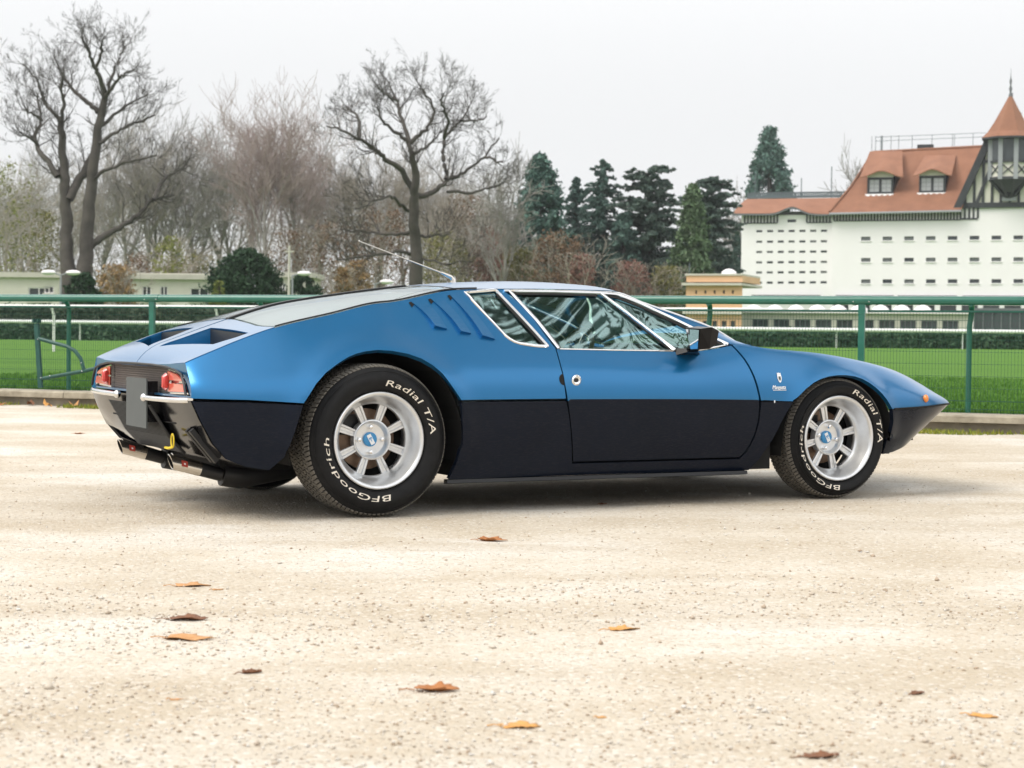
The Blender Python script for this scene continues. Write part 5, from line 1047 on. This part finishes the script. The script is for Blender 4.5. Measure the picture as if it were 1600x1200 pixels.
# exhaust
for y, (tx, tz), (bx, bz) in ((-.40, (-.80, .232), (-.50, .158)), (.30, (-.83, .258), (-.55, .188))):
    m = MB(); m.tube([(bx-.06, y-.01, bz+.012), (bx+.02, y-.01, bz-.002), (bx+.30, y*.8, .185)], [.052, .054, .05], 16); ex_ = m.build('exhaust', MT['black'], CAR, True, 40)
    for dy in (-.031, .035):
        d = np.array([tx-bx, 0, tz-bz]); d /= np.linalg.norm(d); t0 = np.array([bx-.07, y+dy, bz+.012]); t1 = np.array([tx+(.0 if dy < 0 else .035), y+dy, tz]); m = MB(); m.tube([t0, t0+(t1-t0)*.45], .030, 16); m.build('exhaust_sleeve', MT['black'], ex_, True, 40)
        m = MB(); n = 18; V = []; rx = np.array([0, 1, 0]); rz = np.cross(d, rx)
        for c, r_ in ((t0+(t1-t0)*.42, .0315), (t1, .0315), (t1, .0265), (t1-d*.08, .026)): 
            for k in range(n): a = 2*math.pi*k/n; V.append(c+rx*r_*math.cos(a)+rz*r_*math.sin(a)-d*(math.sin(a)*.018 if c is t1 or r_ < .027 else 0))
        m.add(V, [(i*n+k, i*n+(k+1) % n, (i+1)*n+(k+1) % n, (i+1)*n+k) for i in range(2) for k in range(n)]); tp = m.build('tail_pipe', MT['steel'], ex_, True, 40)
        m = MB(); m.add(V[2*n:], [(k, (k+1) % n, n+(k+1) % n, n+k) for k in range(n)]+[tuple(range(n, 2*n))]); m.build('pipe_mouth', MT['void'], ex_, True, 40)
        if dy < 0:
            c = t0+(t1-t0)*.76; m = MB(); 
            for i, (mt, s_, e) in enumerate(((MT['redbadge'], .014, 0), (MT['capwhite'], .004, .0012))):
                a, b = d*s_, np.array([0, .25, 1.])/1.03*s_*.95; o = c+np.array([0, -.0318-e, .006])
                V = [o-a-b, o+a-b, o+a+b*np.array([1, 1, 1]), o-a+b]; mesh('maker_badge' if i == 0 else 'badge_mark', [tuple(v) for v in V]+[tuple(v+np.array([0, .003, 0])) for v in V], [(0, 1, 2, 3), (4, 5, 6, 7), (0, 1, 5, 4), (2, 3, 7, 6)], mt, ex_)
# sill strip, floor, arches, cabin
m = MB()
for s_ in (-1, 1): m.add([(x, s_*y, z) for x in (.345, 1.96) for y, z in ((.835, .152), (.838, .136), (.80, .130), (.80, .152))], [(0, 1, 5, 4), (1, 2, 6, 5), (2, 3, 7, 6), (0, 1, 2, 3), (4, 5, 6, 7)])
m.build('sill_strip', MT['gloss'], CAR)
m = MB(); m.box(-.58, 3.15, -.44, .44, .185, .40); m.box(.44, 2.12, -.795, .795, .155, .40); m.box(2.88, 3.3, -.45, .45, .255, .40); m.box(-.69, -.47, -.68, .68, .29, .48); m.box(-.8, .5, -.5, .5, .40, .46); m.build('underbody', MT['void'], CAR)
for wx, wz, R in ((0., .335, .412), (2.5, .3015, .338)):
    for s_ in (-1, 1):
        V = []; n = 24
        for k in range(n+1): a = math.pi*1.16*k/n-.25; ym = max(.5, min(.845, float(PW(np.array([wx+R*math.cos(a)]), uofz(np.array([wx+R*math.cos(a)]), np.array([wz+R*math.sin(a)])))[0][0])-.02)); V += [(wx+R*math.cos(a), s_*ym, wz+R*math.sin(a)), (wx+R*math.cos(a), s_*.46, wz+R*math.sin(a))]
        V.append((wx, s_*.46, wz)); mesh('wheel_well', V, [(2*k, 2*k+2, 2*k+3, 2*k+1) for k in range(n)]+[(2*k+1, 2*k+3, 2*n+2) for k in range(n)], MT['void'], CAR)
m = MB(); m.box(.5, 2.0, -.72, .72, .405, .47); m.build('cabin_floor', MT['leather'], CAR); m = MB(); m.prism([(1.70, .46), (1.72, .66), (1.80, .715), (2.02, .735), (2.02, .46)], -.70, .70); m.build('dashboard', MT['leather'], CAR, False)
for y in (-.32, .32):
    m = MB(); m.prism([(.86, .50), (.74, .90), (.78, .925), (.84, .91), (.98, .60), (1.42, .60), (1.46, .56), (1.42, .48), (.9, .48)], y-.21, y+.21); st = m.build('seat', MT['leather'], CAR); b_ = st.modifiers.new('soft', 'BEVEL'); b_.width = .03; b_.segments = 3
m = MB(); c = np.array([1.62, .33, .665]); ax = np.array([-.88, 0, .42]); ax /= np.linalg.norm(ax); e1 = np.array([0, 1., 0]); e2 = np.cross(ax, e1)
m.tube([tuple(c+.185*(e1*math.cos(a)+e2*math.sin(a))) for a in np.linspace(0, 2*math.pi, 29)[:-1]], .013, 8, closed=True); sw = m.build('steering_wheel', plain('wood_rim', (.32, .24, .16), .35), CAR, True); m = MB()
for a in (.3, 2.84, 4.71): m.bar(tuple(c), tuple(c+.18*(e1*math.cos(a)+e2*math.sin(a))), .025, .006)
m.tube([tuple(c), tuple(c-ax*.25)], .025, 8); m.build('spokes', MT['chrome'], sw)
m = MB(); m.box(.50, .54, -.60, .60, .46, .80); m.build('bulkhead', MT['leather'], CAR)
# door lock, handle recess, badges, marker lamp, mirror, aerial
def on_flank(x, z, off=0.): q = np.array(xz2q([(x, z)])); return evP(q)[0]+nrmP(q)[0]*off, nrmP(q)[0]
for s_ in (1,):
    p, n_ = on_flank(.972, .596); m = MB(); m.lathe([(.024, 0), (.025, -.005), (.018, -.010), (.013, -.007), (.0, -.007)], 20, 'y', tuple(p)); lk = m.build('door_lock', MT['chrome'], CAR, True, 50); m = MB(); m.lathe([(.010, -.0075), (.008, -.011), (0, -.011)], 12, 'y', tuple(p)); m.build('key_barrel', MT['black'], lk, True, 50)
    q = []; 
    for a in np.linspace(math.pi/2, 3*math.pi/2, 12): q.append((.908+.024*math.cos(a), .598+.026*math.sin(a)))
    panel('handle_recess', q, [], [MT['void']], gap=0, skirt=.002, off=.0015, both=True)
    p, n_ = on_flank(3.085, .492, .004); m = MB(); m.ball(tuple(p), .021, 14, (.75, .75, 1)); m.build('marker_lamp', MT['amber'], CAR, True)
    p, n_ = on_flank(2.079, .489, .002); m = MB(); m.ball(tuple(p), .006, 8, (.7, .4, 1.2)); m.build('trim_clip', MT['capwhite'], CAR, True)
def text_geo(body, size, shear=0., extrude=.0, spacing=1.):
    cu = bpy.data.curves.new('lettering', 'FONT'); cu.body = body; cu.size = size; cu.shear = shear; cu.extrude = extrude; cu.space_character = spacing; cu.resolution_u = 3; o = bpy.data.objects.new('lettering', cu); COL.objects.link(o)
    dg = bpy.context.evaluated_depsgraph_get(); me = bpy.data.meshes.new_from_object(o.evaluated_get(dg)); V = np.array([tuple(v.co) for v in me.vertices]); F = [tuple(f_.vertices) for f_ in me.polygons]; bpy.data.objects.remove(o); bpy.data.curves.remove(cu); bpy.data.meshes.remove(me); return V, F
V, F = text_geo('Mangusta', .027, .28, .0018, .92); V[:, 0] -= V[:, 0].mean(); c0 = (2.115, .549); W_ = []
for v in V: p, n_ = on_flank(c0[0]+v[0]*.84, c0[1]+v[1]); W_.append(tuple(p+n_*(.002+v[2])))
mesh('script_badge', W_, F, MT['capwhite'], CAR); pts = [(2.072+.078*t, .544) for t in np.linspace(0, 1, 8)]; m = MB(); m.tube(edge_line(pts, False, .002), .0016, 5); m.build('badge_underline', MT['capwhite'], CAR)
sh = [(-.010, .016), (.010, .016), (.011, .0), (.006, -.013), (0, -.018), (-.006, -.013), (-.011, 0)]
for k, (sc_, mt, o_) in enumerate(((1.15, 'capwhite', .002), (.62, 'plate', .0034))): V = [tuple(on_flank(2.118+a*sc_, .600+b*sc_, o_)[0]) for a, b in sh]; mesh('shield_badge' if k == 0 else 'shield_field', V, [tuple(range(7))], MT[mt], CAR)
V = [tuple(on_flank(2.118+a, .623+b, .002)[0]) for a, b in ((-.012, -.004), (.012, -.004), (.010, .006), (.004, .001), (0, .007), (-.004, .001), (-.010, .006))]; mesh('crown_badge', V, [tuple(range(7))], MT['capwhite'], CAR)
m = MB(); m.add([(1.565, -.775, .742), (1.70, -.775, .745), (1.70, -.80, .715), (1.565, -.80, .712), (1.60, -.83, .745), (1.68, -.83, .75), (1.66, -.845, .73), (1.60, -.845, .728)], [(0, 1, 2, 3), (4, 5, 6, 7), (0, 1, 5, 4), (1, 2, 6, 5), (2, 3, 7, 6), (3, 0, 4, 7)]); mir = m.build('wing_mirror', MT['satin'], CAR)
V = [(1.575, -.86, .842), (1.575, -.99, .838), (1.600, -.94, .738), (1.600, -.87, .735)]; h2 = [(1.645, -.855, .850), (1.645, -.985, .846), (1.655, -.95, .745), (1.655, -.865, .742)]; h3 = [(1.70, -.87, .832), (1.70, -.96, .829), (1.70, -.94, .762), (1.70, -.88, .760)]
V = V+h2+h3; m = MB(); m.add(V, [(0, 1, 5, 4), (1, 2, 6, 5), (2, 3, 7, 6), (3, 0, 4, 7), (4, 5, 9, 8), (5, 6, 10, 9), (6, 7, 11, 10), (7, 4, 8, 11), (8, 9, 10, 11), (0, 1, 2, 3)]); m.add([(1.61, -.82, .735), (1.67, -.82, .735), (1.67, -.90, .775), (1.61, -.90, .775), (1.61, -.82, .75), (1.67, -.82, .75), (1.67, -.90, .79), (1.61, -.90, .79)], [(0, 1, 2, 3), (4, 5, 6, 7), (0, 1, 5, 4), (1, 2, 6, 5), (2, 3, 7, 6), (3, 0, 4, 7)]); m.build('mirror_housing', MT['satin'], mir)
mesh('mirror_glass', [(1.573, -.868, .836), (1.573, -.982, .832), (1.597, -.936, .744), (1.597, -.876, .741)], [(0, 1, 2, 3)], MT['mirror'], mir)
m = MB(); zb = float(ZC(.765)); m.tube([(.765, 0, zb-.01), (.765, 0, zb+.012), (.752, 0, zb+.026), (.70, 0, zb+.046)], [.016, .013, .010, .0055], 10); ae = m.build('aerial', MT['steel'], CAR, True); m = MB(); m.tube([(.70, 0, zb+.046), (.264, 0, 1.243)], [.0036, .0022], 6); m.ball((.262, 0, 1.244), .005, 8); m.build('whip', MT['steel'], ae, True)
# ------------------------------------------------------------------ wheels
def make_wheel(name, cx, yf, R, wd, rot, lr, seed):
    rim = MB(); y = lambda p: [(r_, h_) for r_, h_ in p]
    rim.lathe([(.2125, .014), (.2135, .0), (.2125, -.005), (.208, -.008), (.201, -.007), (.196, -.002), (.192, .008), (.184, .024), (.174, .048), (.168, .064), (.161, .072), (.158, .076), (.158, .090), (.166, .10), (.185, .12), (.195, wd-.03), (.21, wd-.02)], 64, 'y'); w = rim.build('wheel', MT['alloy'], CAR, True, 38); w.location = (cx, yf, R)
    a0 = math.radians(rot)
    m = MB(); tp = [(.212, .010), (.218, .000), (.226, -.010), (.226+.4*(R-.25), -.020), (.226+.62*(R-.25), -.021), (R-.045, -.010), (R-.022, .002), (R-.014, .014), (R-.0125, .026)]; tp = tp+[(R-.012, wd/2)]+[(r_, wd-h_) for r_, h_ in tp[::-1]]; m.lathe(tp, 80, 'y'); ty = m.build('tyre', MT['rubber'], w, True, 50)
    for rr in (.2215, R-.03): m = MB(); h_ = -.006 if rr < .23 else -.0085; m.lathe([(rr-.0018, h_), (rr, h_-.0022), (rr+.0018, h_)], 72, 'y'); m.build('tyre_bead', MT['rubber'], w, True)
    r = np.random.default_rng(seed); m = MB(); n = 96; rows = 7; y0, y1 = .010, wd-.010; V = []; F = []
    for j in range(rows):
        ya = y0+(y1-y0)*j/rows+.0035; yb = y0+(y1-y0)*(j+1)/rows-.0035; sk = .35 if j % 2 else -.35; sh_ = .5 if j % 2 else 0
        for k in range(n):
            b = len(V); drop0, drop1 = (.010 if j == 0 else 0), (.010 if j == rows-1 else 0)
            for (yy, dr, so) in ((ya, drop0, sk), (yb, drop1, -sk)):
                for e in (.14, .86): a = 2*math.pi*(k+e+sh_+so*.5)/n; V += [(math.cos(a)*(R-.014), yy, math.sin(a)*(R-.014)), (math.cos(a)*(R-dr), yy, math.sin(a)*(R-dr))]
            F += [(b+1, b+3, b+7, b+5), (b, b+1, b+3, b+2), (b+4, b+5, b+7, b+6), (b, b+1, b+5, b+4), (b+2, b+3, b+7, b+6)]
    t = mesh('tread', V, F, MT['tread'], w); t['kind'] = 'stuff'
    for k in range(8):                                                # double ribbed spokes
        a = a0-k*math.pi/4; d = Vector((math.cos(a), 0, math.sin(a))); q = Vector((-math.sin(a), 0, math.cos(a))); Y = Vector((0, 1, 0)); m = MB()
        for o_, wd_, dp in ((-.0125, .011, 0), (.0125, .011, 0), (0, .016, .007)):
            A = d*.084+q*o_*.85+Y*(.080+dp); Bp = d*.164+q*o_*1.12+Y*(.078+dp); V = []
            for c_, s_ in ((A, .85), (Bp, 1.08)): V += [c_-q*wd_*s_/2, c_+q*wd_*s_/2, c_+q*wd_*s_/2+Y*.02, c_-q*wd_*s_/2+Y*.02]
            m.add(V, [(0, 1, 5, 4), (1, 2, 6, 5), (2, 3, 7, 6), (3, 0, 4, 7), (0, 1, 2, 3), (4, 5, 6, 7)])
        sp = m.build('spoke', MT['alloy'], w); bv = sp.modifiers.new('edge', 'BEVEL'); bv.width = .002; bv.segments = 1
    m = MB(); m.lathe([(.090, .115), (.0905, .082), (.088, .075), (.084, .074), (.080, .078), (.074, .096), (.070, .104), (.034, .107), (0, .107)], 40, 'y'); m.build('hub', MT['alloy'], w, True, 38)
    for k in range(4): a = a0+.35+k*math.pi/2; m = MB(); m.lathe([(.0115, .106), (.0115, .092), (.009, .085), (0, .082)], 6, 'y', (.055*math.cos(a), 0, .055*math.sin(a))); m.build('lug_nut', MT['chrome'], w, False)
    m = MB(); m.lathe([(.032, .108), (.032, .098), (.029, .094), (0, .092)], 28, 'y'); cp = m.build('centre_cap', MT['cap'], w, True, 50)
    ang = a0*.25+.2; c_, s_ = math.cos(ang), math.sin(ang)
    def mark(nm, rects, mt, yy):
        V = []; F = []
        for x0, x1, z0, z1 in rects: b = len(V); V += [(x*c_-z*s_, yy, x*s_+z*c_) for x, z in ((x0, z0), (x1, z0), (x1, z1), (x0, z1))]; F.append((b, b+1, b+2, b+3))
        mesh(nm, V, F, mt, w)
    mark('cap_emblem', [(-.010, .010, -.024, .024)], MT['capwhite'], .0905); mark('emblem_mark', [(-.0075, .0075, .006, .0095), (-.0015, .0015, -.010, .006), (-.007, -.004, .0, .006), (.004, .007, .0, .006)], MT['cap'], .0895)
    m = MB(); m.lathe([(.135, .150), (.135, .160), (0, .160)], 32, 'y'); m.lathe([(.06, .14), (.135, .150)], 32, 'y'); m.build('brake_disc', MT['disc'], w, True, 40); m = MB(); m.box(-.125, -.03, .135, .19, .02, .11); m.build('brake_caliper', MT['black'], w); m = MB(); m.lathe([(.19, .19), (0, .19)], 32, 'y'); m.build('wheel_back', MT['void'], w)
    m = MB(); a = a0-2.2; m.tube([(.150*math.cos(a), .075, .150*math.sin(a)), (.142*math.cos(a), .045, .142*math.sin(a))], .0055, 8); m.build('valve_stem', MT['black'], w, True)
    def letters(nm, body, a_start, a_end, rin, hgt):
        V, F = text_geo(body, 1., .12, .0, 1.05); x0, x1 = V[:, 0].min(), V[:, 0].max(); cap_h = .70; W_ = []
        for vx, vy, vz in V:
            a = math.radians(a_start+(a_end-a_start)*(vx-x0)/(x1-x0)); rr = rin+hgt*vy/cap_h; yy = float(np.interp(rr, [.226, .226+.4*(R-.25), .226+.62*(R-.25), R-.045, R-.022], [-.010, -.020, -.021, -.010, .002]))-.0022; W_.append((rr*math.cos(a), yy, rr*math.sin(a)))
        mesh(nm, W_, F, MT['white'], w)
    rin, hg = lr; d_ = rot-70
    letters('maker_lettering', 'BFGoodrich', -78+d_, -184+d_, rin, hg); letters('type_lettering', 'Radial T/A', 85+d_, 6+d_, rin, hg)
    return w
rw = make_wheel('wheel', 0., -.868, .3345, .275, 70, (.240, .026), 1); fwl = make_wheel('wheel', 2.5, -.846, .3012, .215, 58, (.2335, .024), 2)
for w0_, yy in ((rw, .868), (fwl, .846)):
    c = copy_tree(w0_, CAR); c.location = (w0_.location[0], yy, w0_.location[2]); c.rotation_euler = (0, 0, math.pi)
# ------------------------------------------------------------------ fallen leaves
LEAF = dict(tan=mottled('tan_dry_leaf', (.42, .20, .07), (.55, .29, .12), 60, .7), brown=mottled('brown_dry_leaf', (.13, .055, .025), (.22, .095, .045), 60, .7), rust=mottled('rust_dry_leaf', (.28, .105, .03), (.42, .17, .055), 60, .7), orange=mottled('orange_dry_leaf', (.50, .23, .05), (.62, .32, .09), 60, .65))
def leaf(px, py, wpx, m, lab, curl, seed, rz=0., lift=.35, lobes=5):
    r = np.random.default_rng(seed); d = ray(px, py); t = -CAMH/d[2]; p = CAMP+d*t; size = wpx*t/FPX; R = empty('leaf', (p[0], p[1], yard_z(p[0], p[1])-.001), rz, lab, 'leaf', 'fallen leaves on the gravel')
    n = 40; ring_ = []
    for i in range(n):
        a = 2*math.pi*i/n; q = .5+.055*math.cos(lobes*a)+.04*math.cos(11*a+seed)+.04*r.normal(); q *= 1-.25*abs(math.sin(a)); ring_.append((q*math.cos(a), q*math.sin(a)*.8))
    V = [(0, 0)]; F = []; rings = 4
    for k in range(1, rings+1): V += [(x*k/rings, y*k/rings) for x, y in ring_]
    for i in range(n):
        F.append((0, 1+i, 1+(i+1) % n))
        for k in range(rings-1): F.append((1+k*n+i, 1+(k+1)*n+i, 1+(k+1)*n+(i+1) % n, 1+k*n+(i+1) % n))
    W_ = []
    for x, y in V:
        z = curl*.5*(y*y*2.0+.25*x*x)+.05*math.sin(x*9+seed)*lift+.06*math.sin(y*11+x*5+seed*2)*lift-.03*math.exp(-(y/.05)**2)
        yy = y*(1-.5*abs(curl)*abs(y)); W_.append([x*size, yy*size, z*size*.75])
    W_ = np.array(W_); W_[:, 2] += -W_[:, 2].min()+.001
    o = mesh('blade', W_, F, m, R, True); s = o.modifiers.new('thickness', 'SOLIDIFY'); s.thickness = .0012
    mm = MB(); mm.tube([(-.45*size, 0, .004), (-.62*size, .03*size, .006), (-.78*size, .05*size, .003)], .0013, 5); mm.build('stalk', m, R)
for a in [(298, 914, 54, 'tan', 'light tan leaf lying alone nearest the rear wheel among three left leaves', .5, 1, .2), (292, 966, 62, 'brown', 'dark brown crumpled leaf just above the large tan leaf', .7, 2, .1), (293, 996, 78, 'tan', 'large flat tan leaf below the dark brown crumpled leaf', .3, 3, -.1), (393, 1050, 34, 'brown', 'small brown leaf standing on edge right of the large tan leaf', 2.4, 4, .5), (680, 1080, 72, 'rust', 'rolled rust brown leaf in the middle of the foreground', 1.1, 5, .05), (767, 843, 44, 'rust', 'folded red brown leaf lying close to the car between the wheels', 1.2, 6, -.3), (973, 981, 52, 'orange', 'bright orange brown leaf right of the middle on bare gravel', .8, 7, .4),
          (812, 1132, 66, 'orange', 'flat orange leaf at the bottom right of the rolled leaf', .1, 8, .1), (1434, 1083, 30, 'brown', 'small shrivelled brown leaf near the right edge', 1.6, 9, .8), (1536, 1118, 46, 'orange', 'pale orange leaf fragment at the right edge', .6, 10, -.4), (1282, 1182, 58, 'brown', 'broken brown leaf at the bottom edge right of the middle', 1.0, 11, .3), (124, 678, 16, 'rust', 'small rust leaf on the gravel left of the car tail', 1.0, 12, .3), (942, 786, 18, 'brown', 'small brown leaf in the shade under the door', 1.2, 13, .9), (340, 921, 18, 'tan', 'tiny tan leaf scrap right of the lone light tan leaf', .8, 16, .6), (275, 1092, 20, 'tan', 'small pale tan leaf scrap at the lower left of the gravel', .6, 17, .4), (940, 1118, 16, 'orange', 'tiny orange leaf scrap right of the flat orange leaf', .9, 18, .2)]:
    leaf(a[0], a[1], a[2], LEAF[a[3]], a[4], a[5], a[6], a[7])
# leaf litter caught along the kerb, single leaves
r = np.random.default_rng(9)
LW = {'tan': 'pale', 'rust': 'rust coloured', 'brown': 'dark brown', 'orange': 'orange'}
for i, s in enumerate([-5.2, -4.95, -4.7, -4.4, -4.15, -3.9, -3.55, 3.45, 3.7, 3.86, 4.0, 4.12, 4.3, 4.45]):
    k = ['tan', 'rust', 'brown', 'orange'][i % 4]; p = fw(s+r.normal()*.05, -.10-.22*r.random(), .01); R = empty('leaf', p, r.uniform(0, 6.28), '', 'leaf', 'leaf litter along the kerb')
    kk = (k, s < 0); lc = globals().setdefault('lc', {}); lc[kk] = lc.get(kk, -1)+1; R['label'] = ['first', 'second', 'third'][lc[kk]]+' '+LW[k]+(' leaf from the left on the verge left of the car tail' if s < 0 else ' leaf from the left on the verge right of the car nose')
    V = []; F = []; n = 12
    for j in range(n): a = 2*math.pi*j/n; q = .055*(.8+.3*r.random()); V.append((q*math.cos(a), q*.7*math.sin(a), .018+.02*r.normal()*math.cos(a)+.018*math.cos(2*a)))
    V.append((0, 0, .008)); F = [(j, (j+1) % n, n) for j in range(n)]; mesh('blade', V, F, LEAF[k], R, True)
